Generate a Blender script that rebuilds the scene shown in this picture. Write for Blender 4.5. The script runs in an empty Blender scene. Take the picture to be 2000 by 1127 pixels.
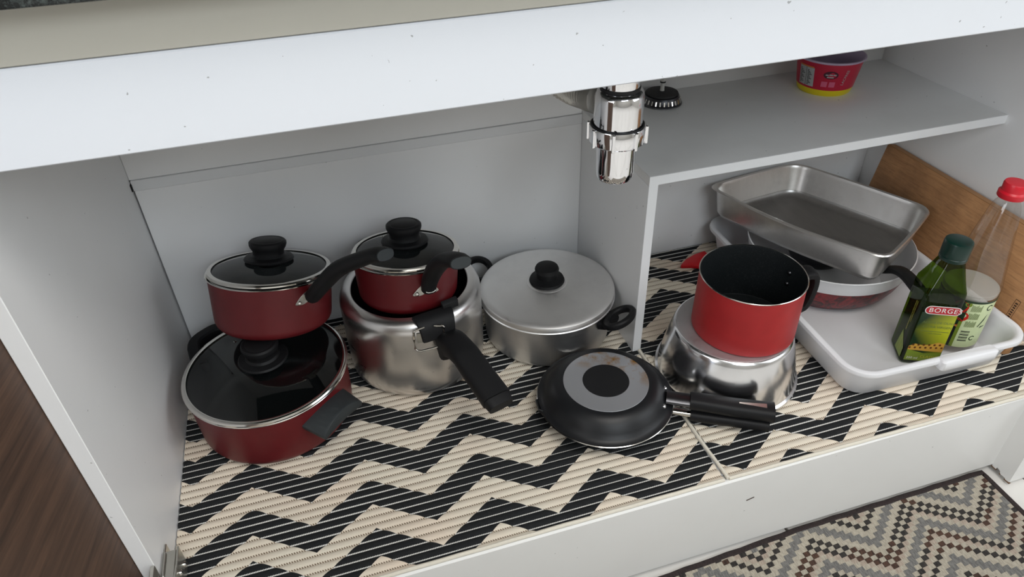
import bpy, bmesh, math, random
from mathutils import Vector, Matrix, Euler
import numpy as np

sc = bpy.context.scene
COL = sc.collection
random.seed(7)
PI = math.pi

# ------------------------------------------------------------------ camera
CAM_R = [[0.955894062471395, -0.2925965730681645, -0.025569254206940034],
         [-0.19394084689254723, -0.5634122409007449, -0.8030900290190399],
         [0.22057535954529095, 0.7726279131845852, -0.5953088429794222]]
cam_d = bpy.data.cameras.new('camera')
cam = bpy.data.objects.new('camera', cam_d)
COL.objects.link(cam)
cam_d.sensor_width = 36.0
cam_d.lens = 1378.5335 / 2000 * 36.0
cam_d.clip_start = 0.02
r, d, f_ = (Vector(v) for v in CAM_R)
m = Matrix((( r.x, -d.x, -f_.x, 0.2923), (r.y, -d.y, -f_.y, -0.5454), (r.z, -d.z, -f_.z, 0.8392), (0, 0, 0, 1)))
cam.matrix_world = m
sc.camera = cam

# ------------------------------------------------------------------ light
sc.view_settings.view_transform = 'Standard'
sc.view_settings.look = 'None'
sc.view_settings.gamma = 1.0
sc.view_settings.use_curve_mapping = False
sc.view_settings.exposure = 0.07

world = bpy.data.worlds.new('sky')
sc.world = world
world.use_nodes = True
wn = world.node_tree.nodes
wn['Background'].inputs[0].default_value = (0.80, 0.88, 1.0, 1)
wn['Background'].inputs[1].default_value = 1.0


def area(name, loc, target, sx, sy, power, color):
    l = bpy.data.lights.new(name, 'AREA')
    l.shape = 'RECTANGLE'
    l.size, l.size_y = sx, sy
    l.energy = power
    l.color = color
    o = bpy.data.objects.new(name, l)
    COL.objects.link(o)
    o.location = loc
    o.rotation_euler = (Vector(target) - Vector(loc)).to_track_quat('-Z', 'Y').to_euler()
    return o


# daylight through the kitchen window behind the camera; the right and left lamps are added fill
area('window_light', (0.70, -2.45, 2.00), (0.75, 0.3, 0.30), 1.5, 0.7, 20.5, (0.86, 0.94, 1.0))
area('right_fill', (2.40, -0.90, 1.30), (0.7, 0.2, 0.3), 1.2, 1.4, 11.0, (0.94, 0.975, 1.0))  # added fill from the right, no known window there
area('left_fill', (-1.55, -0.90, 1.20), (0.7, 0.2, 0.3), 1.2, 1.6, 21.0, (0.96, 0.98, 1.0))  # added fill from the left, no known doorway there
# ceiling lamp of the kitchen
area('ceiling_lamp', (0.80, -0.90, 2.38), (0.80, -0.90, 0.0), 1.2, 1.0, 24.0, (1.0, 0.97, 0.93))

# ------------------------------------------------------------------ materials
MATS = {}


def S(v):  # sRGB 0-255 triple -> linear
    out = []
    for c in v:
        c = c / 255.0
        out.append(c / 12.92 if c <= 0.04045 else ((c + 0.055) / 1.055) ** 2.4)
    return tuple(out)


class N:
    """small node-tree helper"""
    def __init__(s, name):
        s.m = bpy.data.materials.new(name)
        s.m.use_nodes = True
        s.t = s.m.node_tree
        s.b = s.t.nodes['Principled BSDF']
        s.out = s.t.nodes['Material Output']
        MATS[name] = s.m

    def n(s, typ, **kw):
        x = s.t.nodes.new(typ)
        for k, v in kw.items():
            setattr(x, k, v)
        return x

    def put(s, sock, v):
        if hasattr(v, 'is_output'):
            s.t.links.new(v, sock)
        elif isinstance(v, (tuple, list)) and len(v) == 3 and sock.type == 'RGBA':
            sock.default_value = (*v, 1)
        else:
            sock.default_value = v

    def math(s, op, a, b=0.0, c=0.0):
        x = s.n('ShaderNodeMath', operation=op)
        s.put(x.inputs[0], a)
        s.put(x.inputs[1], b)
        s.put(x.inputs[2], c)
        return x.outputs[0]

    def mix(s, f, a, b):
        x = s.n('ShaderNodeMix', data_type='RGBA')
        s.put(x.inputs[0], f)
        s.put(x.inputs[6], a)
        s.put(x.inputs[7], b)
        return x.outputs[2]

    def coord(s):
        return s.n('ShaderNodeTexCoord').outputs['Object']

    def xyz(s, v):
        x = s.n('ShaderNodeSeparateXYZ')
        s.put(x.inputs[0], v)
        return x.outputs

    def noise(s, scale, detail=3, rough=0.5, vec=None, stretch=None, dist=0.0):
        x = s.n('ShaderNodeTexNoise')
        v = vec or s.coord()
        if stretch:
            mp = s.n('ShaderNodeMapping')
            s.put(mp.inputs[0], v)
            mp.inputs['Scale'].default_value = stretch
            v = mp.outputs[0]
        s.put(x.inputs['Vector'], v)
        x.inputs['Scale'].default_value = scale
        x.inputs['Detail'].default_value = detail
        x.inputs['Roughness'].default_value = rough
        x.inputs['Distortion'].default_value = dist
        return x.outputs[0]

    def ramp(s, f, lo, hi):
        x = s.n('ShaderNodeMapRange')
        s.put(x.inputs[0], f)
        x.inputs[1].default_value = lo
        x.inputs[2].default_value = hi
        return x.outputs[0]

    def bump(s, h, strength=0.3, dist=0.001):
        x = s.n('ShaderNodeBump')
        s.put(x.inputs['Height'], h)
        x.inputs['Strength'].default_value = strength
        x.inputs['Distance'].default_value = dist
        s.put(s.b.inputs['Normal'], x.outputs[0])

    def set(s, color=None, rough=None, metal=None, **kw):
        if color is not None:
            s.put(s.b.inputs['Base Color'], color)
        if rough is not None:
            s.put(s.b.inputs['Roughness'], rough)
        if metal is not None:
            s.put(s.b.inputs['Metallic'], metal)
        for k, v in kw.items():
            s.put(s.b.inputs[k.replace('_', ' ')], v)
        return s


def plain(name, color, rough=0.5, metal=0.0, var=0.06, scale=25, bump=0.0, **kw):
    k = N(name)
    nz = k.noise(scale)
    c = tuple(color)
    dark = tuple(x * (1 - var * 2) for x in c)
    k.set(k.mix(nz, dark, c), rough, metal, **kw)
    if bump:
        k.bump(k.noise(scale * 12), bump, 0.0005)
    return k.m


# white melamine boards with small specks and a little grime
def melamine(name, col, dirty=0.25):
    k = N(name)
    spots = k.ramp(k.noise(150, 2, 0.3), 0.785, 0.80)
    big = k.ramp(k.noise(7, 4, 0.6), 0.45, 0.8)
    c = k.mix(k.math('MULTIPLY', big, dirty), col, (col[0] * 0.72, col[1] * 0.71, col[2] * 0.68))
    c = k.mix(k.math('MULTIPLY', spots, 0.55), c, S((96, 92, 88)))
    k.set(c, 0.42)
    return k.m


melamine('white_melamine', S((240, 240, 240)), 0.08)
melamine('shelf_melamine', S((236, 235, 233)), 0.25)
melamine('rail_white', S((221, 224, 229)), 0.06)
melamine('plinth_white', S((228, 227, 224)), 0.10)
plain('cream_fascia', S((182, 178, 166)), 0.5, var=0.02)
plain('edge_band', S((232, 233, 234)), 0.4, var=0.01)
plain('dark_slot', (0.004, 0.004, 0.004), 0.8)
plain('chipped_board', S((120, 92, 70)), 0.9, var=0.2, scale=120)

k = N('granite')
a = k.noise(260, 4, 0.7)
k.set(k.mix(k.ramp(a, 0.45, 0.7), (0.006, 0.008, 0.008), (0.07, 0.085, 0.08)), 0.25)

k = N('door_wood')
g = k.noise(7, 8, 0.65, stretch=(14, 0.9, 14), dist=0.6)
g2 = k.noise(60, 4, 0.6, stretch=(8, 0.35, 8))
c = k.mix(k.ramp(g, 0.3, 0.72), S((56, 39, 30)), S((96, 70, 54)))
c = k.mix(k.math('MULTIPLY', k.ramp(g2, 0.52, 0.72), 0.5), c, S((52, 36, 29)))
k.set(c, 0.55)

# kitchen floor tile, grout
plain('floor_tile', S((222, 219, 214)), 0.25, var=0.03, scale=4)
plain('grout', S((120, 116, 110)), 0.9, var=0.1, scale=90)
plain('room_wall', S((186, 183, 177)), 0.9, var=0.02, scale=3)
plain('room_ceiling', S((225, 222, 215)), 0.9, var=0.02, scale=3)


# pots and pans
def enamel(name, col, rough):
    k = N(name)
    nz = k.noise(40, 3)
    k.set(k.mix(k.ramp(nz, 0.35, 0.75), tuple(x * 0.86 for x in col), col), rough)
    k.put(k.b.inputs['Specular IOR Level'], 0.45)
    k.bump(k.noise(900, 2), 0.06, 0.0003)
    return k.m


enamel('wine_enamel', S((101, 21, 26)), 0.42)
enamel('red_enamel', S((166, 34, 36)), 0.42)
k = N('marbled_red')
nz = k.noise(38, 6, 0.7, dist=1.5)
k.set(k.mix(k.ramp(nz, 0.42, 0.62), S((48, 8, 14)), S((142, 26, 34))), 0.35)

k = N('nonstick')
sp = k.ramp(k.noise(700, 2, 0.5), 0.60, 0.72)
k.set(k.mix(k.math('MULTIPLY', sp, 0.5), (0.006, 0.008, 0.009), (0.060, 0.064, 0.066)), 0.52)
k.put(k.b.inputs['Specular IOR Level'], 0.3)
k.bump(k.noise(700, 2), 0.15, 0.0004)
k = N('dark_nonstick')
k.set((0.008, 0.0085, 0.010), 0.40)
k.put(k.b.inputs['Specular IOR Level'], 0.38)
k.bump(k.noise(300, 2), 0.08, 0.0004)
plain('bakelite', (0.009, 0.009, 0.010), 0.5, var=0.1, bump=0.05, Specular_IOR_Level=0.25)
plain('soft_black', (0.010, 0.010, 0.011), 0.55, var=0.1, Specular_IOR_Level=0.25)
plain('green_grey_bakelite', (0.028, 0.034, 0.037), 0.5, var=0.05)


def metal(name, col, rough, var=0.08, stretch=None, scale=30, dirt=0.0):
    k = N(name)
    nz = k.noise(scale, 5, 0.65, stretch=stretch)
    c = k.mix(nz, tuple(x * (1 - var) for x in col), col)
    if dirt:
        c = k.mix(k.math('MULTIPLY', k.ramp(k.noise(14, 5, 0.7), 0.5, 0.75), dirt), c, tuple(x * 0.45 for x in col))
    k.set(c, None, 1.0)
    rn = k.noise(scale * 1.7, 4, 0.6, stretch=stretch)
    k.put(k.b.inputs['Roughness'], k.math('ADD', k.math('MULTIPLY', rn, rough * 0.5), rough * 0.75))
    return k.m


metal('chrome', (0.90, 0.90, 0.92), 0.07, 0.03)
k = N('spotted_chrome')
sp = k.ramp(k.noise(130, 2, 0.4), 0.725, 0.745)
k.set(k.mix(sp, (0.90, 0.90, 0.92), (0.05, 0.05, 0.06)), 0.08, 1.0)
metal('steel_rim', (0.78, 0.76, 0.72), 0.14, 0.05)
metal('zinc', (0.62, 0.61, 0.56), 0.32, 0.12)
metal('lid_aluminium', (0.90, 0.89, 0.88), 0.46, 0.08, (1, 1, 6), 30, 0.12)
metal('pot_aluminium', (0.72, 0.72, 0.73), 0.40, 0.10, (1, 1, 8), 40, 0.25)
metal('cooker_aluminium', (0.80, 0.785, 0.775), 0.30, 0.04, (1, 1, 4), 14, 0.0)
metal('polished_aluminium', (0.90, 0.90, 0.92), 0.19, 0.06, None, 18, 0.10)
metal('satin_aluminium', (0.62, 0.62, 0.63), 0.55, 0.10, None, 24, 0.25)
metal('baking_aluminium', (0.78, 0.765, 0.745), 0.32, 0.12, (5, 1, 1), 16, 0.35)
MATS['baking_aluminium'].node_tree.nodes['Principled BSDF'].inputs['Metallic'].default_value = 0.92
metal('brushed_disc', (0.62, 0.63, 0.66), 0.36, 0.08, None, 60)
k = N('stained_disc')      # heat stains on the pan base
st = k.ramp(k.noise(30, 4, 0.6), 0.46, 0.62)
co = k.xyz(k.coord())
side = k.ramp(k.math('ADD', co[1], k.math('MULTIPLY', co[0], 0.9)), 0.012, 0.060)
k.set(k.mix(k.math('MULTIPLY', st, side), (0.56, 0.57, 0.60), S((176, 128, 58))), 0.40, 0.85)
metal('tin_floor', (0.46, 0.45, 0.44), 0.34, 0.25, (5, 1, 1), 16, 0.4)
plain('ferrule', (0.13, 0.13, 0.14), 0.30, 1.0)


def clear(name, tint, gloss_rough=0.03, f0=0.05, boost=0.5):
    """thin-walled glass or plastic: tinted see-through plus a Fresnel reflection"""
    k = N(name)
    tr = k.n('ShaderNodeBsdfTransparent')
    tr.inputs[0].default_value = (*tint, 1)
    gl = k.n('ShaderNodeBsdfGlossy')
    gl.inputs['Roughness'].default_value = gloss_rough
    lw = k.n('ShaderNodeLayerWeight')
    lw.inputs[0].default_value = 0.5
    mx = k.n('ShaderNodeMixShader')
    k.put(mx.inputs[0], k.math('ADD', f0, k.math('MULTIPLY', k.math('POWER', lw.outputs[1], 4.0), boost)))
    k.t.links.new(tr.outputs[0], mx.inputs[1])
    k.t.links.new(gl.outputs[0], mx.inputs[2])
    k.t.links.new(mx.outputs[0], k.out.inputs[0])
    return k.m


clear('lid_glass', (0.84, 0.86, 0.85), 0.03, 0.075, 0.5)
clear('clear_plastic', (0.93, 0.92, 0.91), 0.10, 0.09, 0.35)
k = N('cloudy_plastic')
k.set(S((214, 212, 204)), 0.35)
k.put(k.b.inputs['Alpha'], 0.40)
clear('green_glass', (0.30, 0.42, 0.06), 0.04, 0.035, 0.35)
plain('olive_oil', S((38, 52, 6)), 0.15, var=0.1)
plain('hose_plastic', S((196, 194, 188)), 0.18, 0.3, var=0.1)
plain('tray_plastic', S((228, 228, 230)), 0.38, var=0.02, scale=6)
plain('white_enamel', S((226, 226, 228)), 0.25, var=0.02)
plain('red_plastic', S((206, 20, 30)), 0.35, var=0.03)
plain('cap_red', S((204, 24, 42)), 0.35, var=0.03)
plain('cap_green', S((8, 42, 35)), 0.28, var=0.05)
plain('black_rubber', (0.012, 0.012, 0.013), 0.6)
plain('white_plastic', S((220, 220, 216)), 0.35)

k = N('cutting_board_wood')
g = k.noise(9, 7, 0.6, stretch=(5, 1.0, 12), dist=0.4)
g2 = k.noise(120, 3, 0.6, stretch=(2, 0.25, 3))
blot = k.ramp(k.noise(10, 5, 0.65), 0.46, 0.72)
c = k.mix(k.ramp(g, 0.1, 0.9), S((158, 110, 70)), S((204, 154, 106)))
c = k.mix(k.math('MULTIPLY', k.ramp(g2, 0.5, 0.7), 0.35), c, S((98, 64, 40)))
c = k.mix(k.math('MULTIPLY', blot, 0.45), c, S((92, 62, 42)))
k.set(c, 0.6)
plain('board_edge', S((172, 124, 78)), 0.6, var=0.15, scale=50)
plain('burnt_ink', S((58, 36, 22)), 0.8)


# shelf mat: chevron weave in flat ribs joined by a twisted white thread
def mat_weave(name, peak, period, s0, thick):
    k = N(name)
    x, y, z = k.xyz(k.coord())
    x = k.math('ADD', x, k.math('MULTIPLY', k.math('SUBTRACT', k.noise(6, 2), 0.5), 0.006))
    pp = k.math('PINGPONG', k.math('SUBTRACT', x, peak), period / 2)
    zig = k.math('SUBTRACT', 0.054, k.math('MULTIPLY', pp, 0.054 / (period / 2)))
    ph = k.math('FLOORED_MODULO', k.math('SUBTRACT', k.math('SUBTRACT', y, zig), s0), 0.0848)
    black = k.math('LESS_THAN', ph, thick)
    g = k.math('ABSOLUTE', k.math('SUBTRACT', k.math('FLOORED_MODULO', k.math('ADD', k.math('SUBTRACT', y, 0.0045), 0.0063), 0.0126), 0.0063))
    tw = k.math('SINE', k.math('ADD', k.math('MULTIPLY', x, 1900.0), k.math('MULTIPLY', y, 900.0)))
    wid = k.math('ADD', 0.00095, k.math('MULTIPLY', tw, 0.0003))
    groove = k.math('LESS_THAN', g, wid)
    fine = k.noise(420, 2, 0.6, stretch=(0.4, 1.6, 1))
    pink = k.ramp(k.noise(5, 3), 0.4, 0.7)
    cream = k.mix(pink, S((222, 214, 198)), S((226, 208, 190)))
    stain = k.math('MULTIPLY', k.ramp(k.noise(9, 3, 0.6), 0.66, 0.76), 0.35)
    cream = k.mix(stain, cream, S((206, 182, 112)))
    cream = k.mix(k.math('MULTIPLY', fine, 0.35), cream, S((186, 174, 154)))
    blk = k.mix(fine, (0.006, 0.007, 0.008), (0.022, 0.023, 0.024))
    body = k.mix(black, cream, blk)
    dots = k.math('GREATER_THAN', tw, 0.1)
    th_c = k.mix(dots, S((206, 196, 178)), S((112, 94, 78)))
    th_b = k.mix(dots, S((232, 230, 224)), S((176, 174, 170)))
    thread = k.mix(black, th_c, th_b)
    k.set(k.mix(groove, body, thread), 0.85)
    k.put(k.b.inputs['Specular IOR Level'], 0.2)
    k.bump(fine, 0.35, 0.0006)
    return k.m


mat_weave('weave_left', 0.101, 0.1636, 0.058, 0.0445)
mat_weave('weave_right', 0.878, 0.1658, 0.003, 0.046)
plain('cream_cord', S((226, 219, 204)), 0.8, var=0.06, scale=200)


def rug_yarn(name, a, b, amt=1.0):
    k = N(name)
    st = k.noise(420, 2, 0.6, stretch=(1.6, 0.35, 1))
    big = k.noise(11, 3)
    c = k.mix(k.ramp(st, 0.40, 0.62), a, b)
    c = k.mix(k.math('MULTIPLY', big, 0.35), c, tuple(v * 0.7 for v in b))
    k.set(c, 0.9)
    k.bump(st, 0.5, 0.0012)
    return k.m


rug_yarn('rug_cream', S((176, 168, 152)), S((150, 142, 128)))
rug_yarn('rug_pink', S((172, 158, 144)), S((146, 132, 118)))
rug_yarn('rug_grey', S((122, 120, 116)), S((92, 90, 88)))
rug_yarn('rug_black', S((56, 51, 47)), S((26, 23, 22)))
rug_yarn('rug_brown', S((84, 58, 44)), S((46, 30, 23)))
rug_yarn('rug_binding', S((52, 40, 38)), S((30, 22, 22)))

# label prints
for nm, col in (('print_white', (232, 232, 228)), ('print_yellow', (196, 190, 60)), ('print_black', (24, 24, 24)),
                ('print_red', (176, 34, 44)), ('print_magenta', (190, 20, 56)), ('print_pink', (214, 96, 128)),
                ('print_oval', (74, 12, 36)), ('print_grey', (176, 178, 178)), ('print_lightgreen', (206, 218, 172)),
                ('print_darkgreen', (20, 48, 26)), ('print_tomato', (206, 38, 30)), ('print_gold', (196, 150, 60)),
                ('print_limegreen', (120, 140, 40)), ('cup_yellow', (226, 206, 24)), ('cup_lilac', (196, 178, 204)),
                ('print_brown', (96, 52, 20)), ('print_dimgreen', (96, 112, 60)), ('print_orange', (214, 130, 60))):
    plain(nm, S(col), 0.38, var=0.02, scale=60)
k = N('oil_label')
x, y, z = k.xyz(k.coord())
t1 = k.ramp(k.math('ADD', k.math('MULTIPLY', x, 0.9), k.math('MULTIPLY', k.math('ABSOLUTE', k.math('SUBTRACT', z, 0.075)), -0.6)), -0.030, 0.016)
k.set(k.mix(t1, S((16, 44, 20)), S((176, 180, 36))), 0.35)


# ------------------------------------------------------------------ mesh tools
class MB:
    def __init__(s):
        s.v, s.f, s.m = [], [], []

    def add(s, verts, faces, mi=0):
        o = len(s.v)
        s.v += [tuple(p) for p in verts]
        s.f += [tuple(i + o for i in fc) for fc in faces]
        s.m += [mi] * len(faces) if isinstance(mi, int) else list(mi)
        return s

    def box(s, lo, hi, mi=0):
        (x0, y0, z0), (x1, y1, z1) = lo, hi
        v = [(x0, y0, z0), (x1, y0, z0), (x1, y1, z0), (x0, y1, z0), (x0, y0, z1), (x1, y0, z1), (x1, y1, z1), (x0, y1, z1)]
        return s.add(v, [(0, 3, 2, 1), (4, 5, 6, 7), (0, 1, 5, 4), (1, 2, 6, 5), (2, 3, 7, 6), (3, 0, 4, 7)], mi)

    def lathe(s, prof, n=64, mi=0, closed=False):
        """prof: (r, z) pairs; r == 0 ends are welded; mi int or one per segment"""
        v, rows = [], []
        for (rr, zz) in prof:
            if rr < 1e-7:
                rows.append([len(v)] * n)
                v.append((0, 0, zz))
            else:
                rows.append(list(range(len(v), len(v) + n)))
                v += [(rr * math.cos(2 * PI * i / n), rr * math.sin(2 * PI * i / n), zz) for i in range(n)]
        fc, mm = [], []
        segs = list(zip(range(len(prof) - 1), range(1, len(prof))))
        if closed:
            segs.append((len(prof) - 1, 0))
        for k_, (a, b) in enumerate(segs):
            for i in range(n):
                j = (i + 1) % n
                q = [rows[a][i], rows[a][j], rows[b][j], rows[b][i]]
                u = []
                for w in q:
                    if w not in u:
                        u.append(w)
                if len(u) > 2:
                    fc.append(tuple(u))
                    mm.append(mi if isinstance(mi, int) else mi[k_])
        return s.add(v, fc, mm)

    def loft(s, loops, cap0=True, cap1=True, mi=0, ring=True):
        n = len(loops[0])
        v = [p for lp in loops for p in lp]
        fc = []
        for a in range(len(loops) - 1):
            for i in range(n if ring else n - 1):
                j = (i + 1) % n
                fc.append((a * n + i, a * n + j, (a + 1) * n + j, (a + 1) * n + i))
        if cap0:
            fc.append(tuple(reversed(range(n))))
        if cap1:
            o = (len(loops) - 1) * n
            fc.append(tuple(range(o, o + n)))
        return s.add(v, fc, mi)

    def sweep(s, path, sect, up=(0, 0, 1), mi=0, cap=True, closed=False):
        """sect: function(t 0..1) -> list of (a, b): a along the side vector, b along the up-ish vector"""
        P = [Vector(p) for p in path]
        n = len(P)
        loops = []
        upv = Vector(up)
        for i, p in enumerate(P):
            if closed:
                t = P[(i + 1) % n] - P[i - 1]
            else:
                t = P[min(i + 1, n - 1)] - P[max(i - 1, 0)]
            t.normalize()
            side = t.cross(upv)
            if side.length < 1e-5:
                side = t.cross(Vector((0, 1, 0)))
            side.normalize()
            u2 = side.cross(t)
            loops.append([p + side * a + u2 * b for a, b in sect(i / (n - 1))])
        if closed:
            loops.append(loops[0])
        return s.loft(loops, cap and not closed, cap and not closed, mi)

    def tube(s, path, rad, n=10, mi=0, up=(0, 0, 1), closed=False):
        rf = rad if callable(rad) else (lambda t: rad)
        return s.sweep(path, lambda t: [(rf(t) * math.cos(2 * PI * k_ / n), rf(t) * math.sin(2 * PI * k_ / n)) for k_ in range(n)], up, mi, True, closed)

    def build(s, name, mats, parent=None, loc=None, rot=None, smooth=35, bevel=0.0, bseg=2):
        me = bpy.data.meshes.new(name)
        me.from_pydata([tuple(p) for p in s.v], [], s.f)
        if isinstance(mats, str):
            mats = [mats]
        for x_ in mats:
            me.materials.append(MATS[x_])
        me.polygons.foreach_set('material_index', s.m)
        bm = bmesh.new()
        bm.from_mesh(me)
        bmesh.ops.remove_doubles(bm, verts=bm.verts, dist=1e-6)
        bmesh.ops.recalc_face_normals(bm, faces=bm.faces)
        if bevel:
            es = [e for e in bm.edges if len(e.link_faces) == 2 and e.calc_face_angle(0) > math.radians(50)]
            bmesh.ops.bevel(bm, geom=es, offset=bevel, segments=bseg, profile=0.5, affect='EDGES', clamp_overlap=True)
        if smooth:
            lim = math.radians(smooth)
            for fc in bm.faces:
                fc.smooth = True
            for e in bm.edges:
                if len(e.link_faces) == 2 and e.calc_face_angle(0) > lim:
                    e.smooth = False
        bm.to_mesh(me)
        bm.free()
        o = bpy.data.objects.new(name, me)
        COL.objects.link(o)
        if parent:
            o.parent = parent
        if loc:
            o.location = loc
        if rot:
            o.rotation_euler = rot
        return o


def thing(name, label, cat, loc=(0, 0, 0), rotz=0.0, normal=None, group=None):
    o = bpy.data.objects.new(name, None)
    o.empty_display_size = 0.02
    COL.objects.link(o)
    if normal:
        nz_ = Vector(normal).normalized()
        q = Vector((0, 0, 1)).rotation_difference(nz_)
        o.rotation_euler = (q.to_matrix() @ Matrix.Rotation(rotz, 3, 'Z')).to_euler()
    else:
        o.rotation_euler = (0, 0, rotz)
    o.location = loc
    o['label'] = label
    o['category'] = cat
    if group:
        o['group'] = group
    return o


def tag(o, label, cat, group=None):
    o['label'] = label
    o['category'] = cat
    if group:
        o['group'] = group
    return o


def struct(o):
    o['kind'] = 'structure'
    return o


def rrect(hx, hy, rad, z, seg=6, cx=0.0, cy=0.0):
    pts = []
    rad = min(rad, hx - 1e-4, hy - 1e-4)
    for (sx, sy, a0) in ((1, 1, 0), (-1, 1, 90), (-1, -1, 180), (1, -1, 270)):
        for i in range(seg + 1):
            a = math.radians(a0 + 90 * i / seg)
            pts.append((cx + sx * (hx - rad) + rad * math.cos(a), cy + sy * (hy - rad) + rad * math.sin(a), z))
    return pts


def oval(w, h, n=14, e=2.6):
    """superellipse section, full width w and height h"""
    out = []
    for i in range(n):
        a = 2 * PI * i / n
        c, s_ = math.cos(a), math.sin(a)
        out.append((w / 2 * math.copysign(abs(c) ** (2 / e), c), h / 2 * math.copysign(abs(s_) ** (2 / e), s_)))
    return out


def spline(pts, n=24):
    """Catmull-Rom through points"""
    P = [Vector(p) for p in pts]
    P = [P[0] * 2 - P[1]] + P + [P[-1] * 2 - P[-2]]
    out = []
    segs = len(P) - 3
    for i in range(n + 1):
        t = i / n * segs
        k_ = min(int(t), segs - 1)
        u = t - k_
        a, b, c, d_ = P[k_], P[k_ + 1], P[k_ + 2], P[k_ + 3]
        out.append(0.5 * ((2 * b) + (c - a) * u + (2 * a - 5 * b + 4 * c - d_) * u * u + (3 * b - a - 3 * c + d_) * u ** 3))
    return out


def text_polys(body, size, align='CENTER', spacing=1.0):
    cu = bpy.data.curves.new('tmp_text', 'FONT')
    cu.body = body
    cu.size = size
    cu.align_x = align
    cu.align_y = 'CENTER'
    cu.space_character = spacing
    cu.resolution_u = 3
    o = bpy.data.objects.new('tmp_text', cu)
    COL.objects.link(o)
    dg = bpy.context.evaluated_depsgraph_get()
    me = bpy.data.meshes.new_from_object(o.evaluated_get(dg))
    v = [(p.co.x, p.co.y) for p in me.vertices]
    f = [tuple(p.vertices) for p in me.polygons]
    bpy.data.objects.remove(o)
    bpy.data.curves.remove(cu)
    bpy.data.meshes.remove(me)
    return v, f


def wrap(r_of_z, az0, z0, off=0.0003, rotate=0.0):
    """map flat (u, v) onto a surface of revolution about the local z axis"""
    def fn(u, v):
        if rotate:
            c, s_ = math.cos(rotate), math.sin(rotate)
            u, v = u * c - v * s_, u * s_ + v * c
        zz = z0 + v
        rr = r_of_z(zz) + off
        a = az0 + u / rr
        return (rr * math.cos(a), rr * math.sin(a), zz)
    return fn


def grid_patch(mb, fn, u0, u1, v0, v1, nu=8, nv=2, mi=0):
    v = [fn(u0 + (u1 - u0) * i / nu, v0 + (v1 - v0) * j / nv) for j in range(nv + 1) for i in range(nu + 1)]
    f = [(j * (nu + 1) + i, j * (nu + 1) + i + 1, (j + 1) * (nu + 1) + i + 1, (j + 1) * (nu + 1) + i) for j in range(nv) for i in range(nu)]
    mb.add(v, f, mi)


def text_on(mb, fn, body, size, u, v, mi=0, align='CENTER', spacing=1.0):
    tv, tf = text_polys(body, size, align, spacing)
    mb.add([fn(u + a, v + b) for a, b in tv], tf, mi)


def flat(origin, uax, vax, off=0.0):
    o_, u_, v_ = Vector(origin), Vector(uax), Vector(vax)
    n_ = u_.cross(v_).normalized() * off
    return lambda a, b: tuple(o_ + u_ * a + v_ * b + n_)


# ------------------------------------------------------------------ room
W, D, DB, ZS, YF = 1.4068, 0.5937, 0.5591, 0.3463, 0.0564
FZ = -0.183

# floor: grout bed with tiles of its own
fl = MB().box((-1.6, -2.62, FZ - 0.05), (2.45, 0.64, FZ - 0.004)).build('floor', 'grout')
struct(fl)
tile_me = None
ts = 0.45
for ix in range(-6, 5):
    for iy in range(-6, 2):
        x0, y0 = 0.905 + ix * ts, 0.21 + iy * ts
        x1, y1 = min(x0 + ts - 0.004, 2.45), min(y0 + ts - 0.004, 0.64)
        x0, y0 = max(x0, -1.6), max(y0, -2.62)
        if x1 - x0 < 0.02 or y1 - y0 < 0.02:
            continue
        t_ = MB().box((x0 + 0.002, y0 + 0.002, FZ - 0.006), (x1, y1, FZ)).build('tile', 'floor_tile', fl, smooth=0)

struct(MB().box((-1.6, 0.62, FZ), (2.45, 0.70, 2.45)).build('wall_back', 'room_wall'))
wl0 = MB()
wl0.box((-1.68, -2.62, FZ), (-1.6, -1.5, 2.45))
wl0.box((-1.68, -0.3, FZ), (-1.6, 0.70, 2.45))
wl0.box((-1.68, -1.5, 2.02), (-1.6, -0.3, 2.45))
struct(wl0.build('wall_left', 'room_wall'))
wr0 = MB()
wr0.box((2.45, -2.62, FZ), (2.53, -1.5, 2.45))
wr0.box((2.45, -0.3, FZ), (2.53, 0.70, 2.45))
wr0.box((2.45, -1.5, FZ), (2.53, -0.3, 0.6))
wr0.box((2.45, -1.5, 2.02), (2.53, -0.3, 2.45))
struct(wr0.build('wall_right', 'room_wall'))
dj = MB()
for (y0_, y1_, z0_, z1_) in ((-1.56, -1.5, FZ, 2.08), (-0.3, -0.24, FZ, 2.08), (-1.5, -0.3, 2.02, 2.08)):
    dj.box((-1.69, y0_, z0_), (-1.585, y1_, z1_))
struct(dj.build('added_door_frame', 'white_plastic'))  # invented doorway, opening and frame added to suit the left fill lamp
w2 = MB()
for (y0_, y1_, z0_, z1_) in ((-1.54, -1.5, 0.56, 2.06), (-0.3, -0.26, 0.56, 2.06), (-1.5, -0.3, 2.02, 2.06), (-1.5, -0.3, 0.56, 0.60), (-0.92, -0.88, 0.60, 2.02)):
    w2.box((2.44, y0_, z0_), (2.52, y1_, z1_))
struct(w2.build('added_window_frame', 'white_plastic'))  # invented window, opening and frame added to suit the right fill lamp
struct(MB().box((-1.68, -2.70, 2.45), (2.53, 0.70, 2.52)).build('ceiling', 'room_ceiling'))
WX0, WX1, WZ0, WZ1 = -0.10, 1.50, 1.62, 2.38
wf = MB()
wf.box((-1.68, -2.70, FZ), (WX0, -2.62, 2.45))
wf.box((WX1, -2.70, FZ), (2.53, -2.62, 2.45))
wf.box((WX0, -2.70, FZ), (WX1, -2.62, WZ0))
wf.box((WX0, -2.70, WZ1), (WX1, -2.62, 2.45))
struct(wf.build('wall_front', 'room_wall'))
wd = MB()
for i in range(4):
    x_ = WX0 + i * (WX1 - WX0 - 0.04) / 3
    wd.box((x_, -2.64, WZ0), (x_ + 0.04, -2.60, WZ1))
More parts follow.
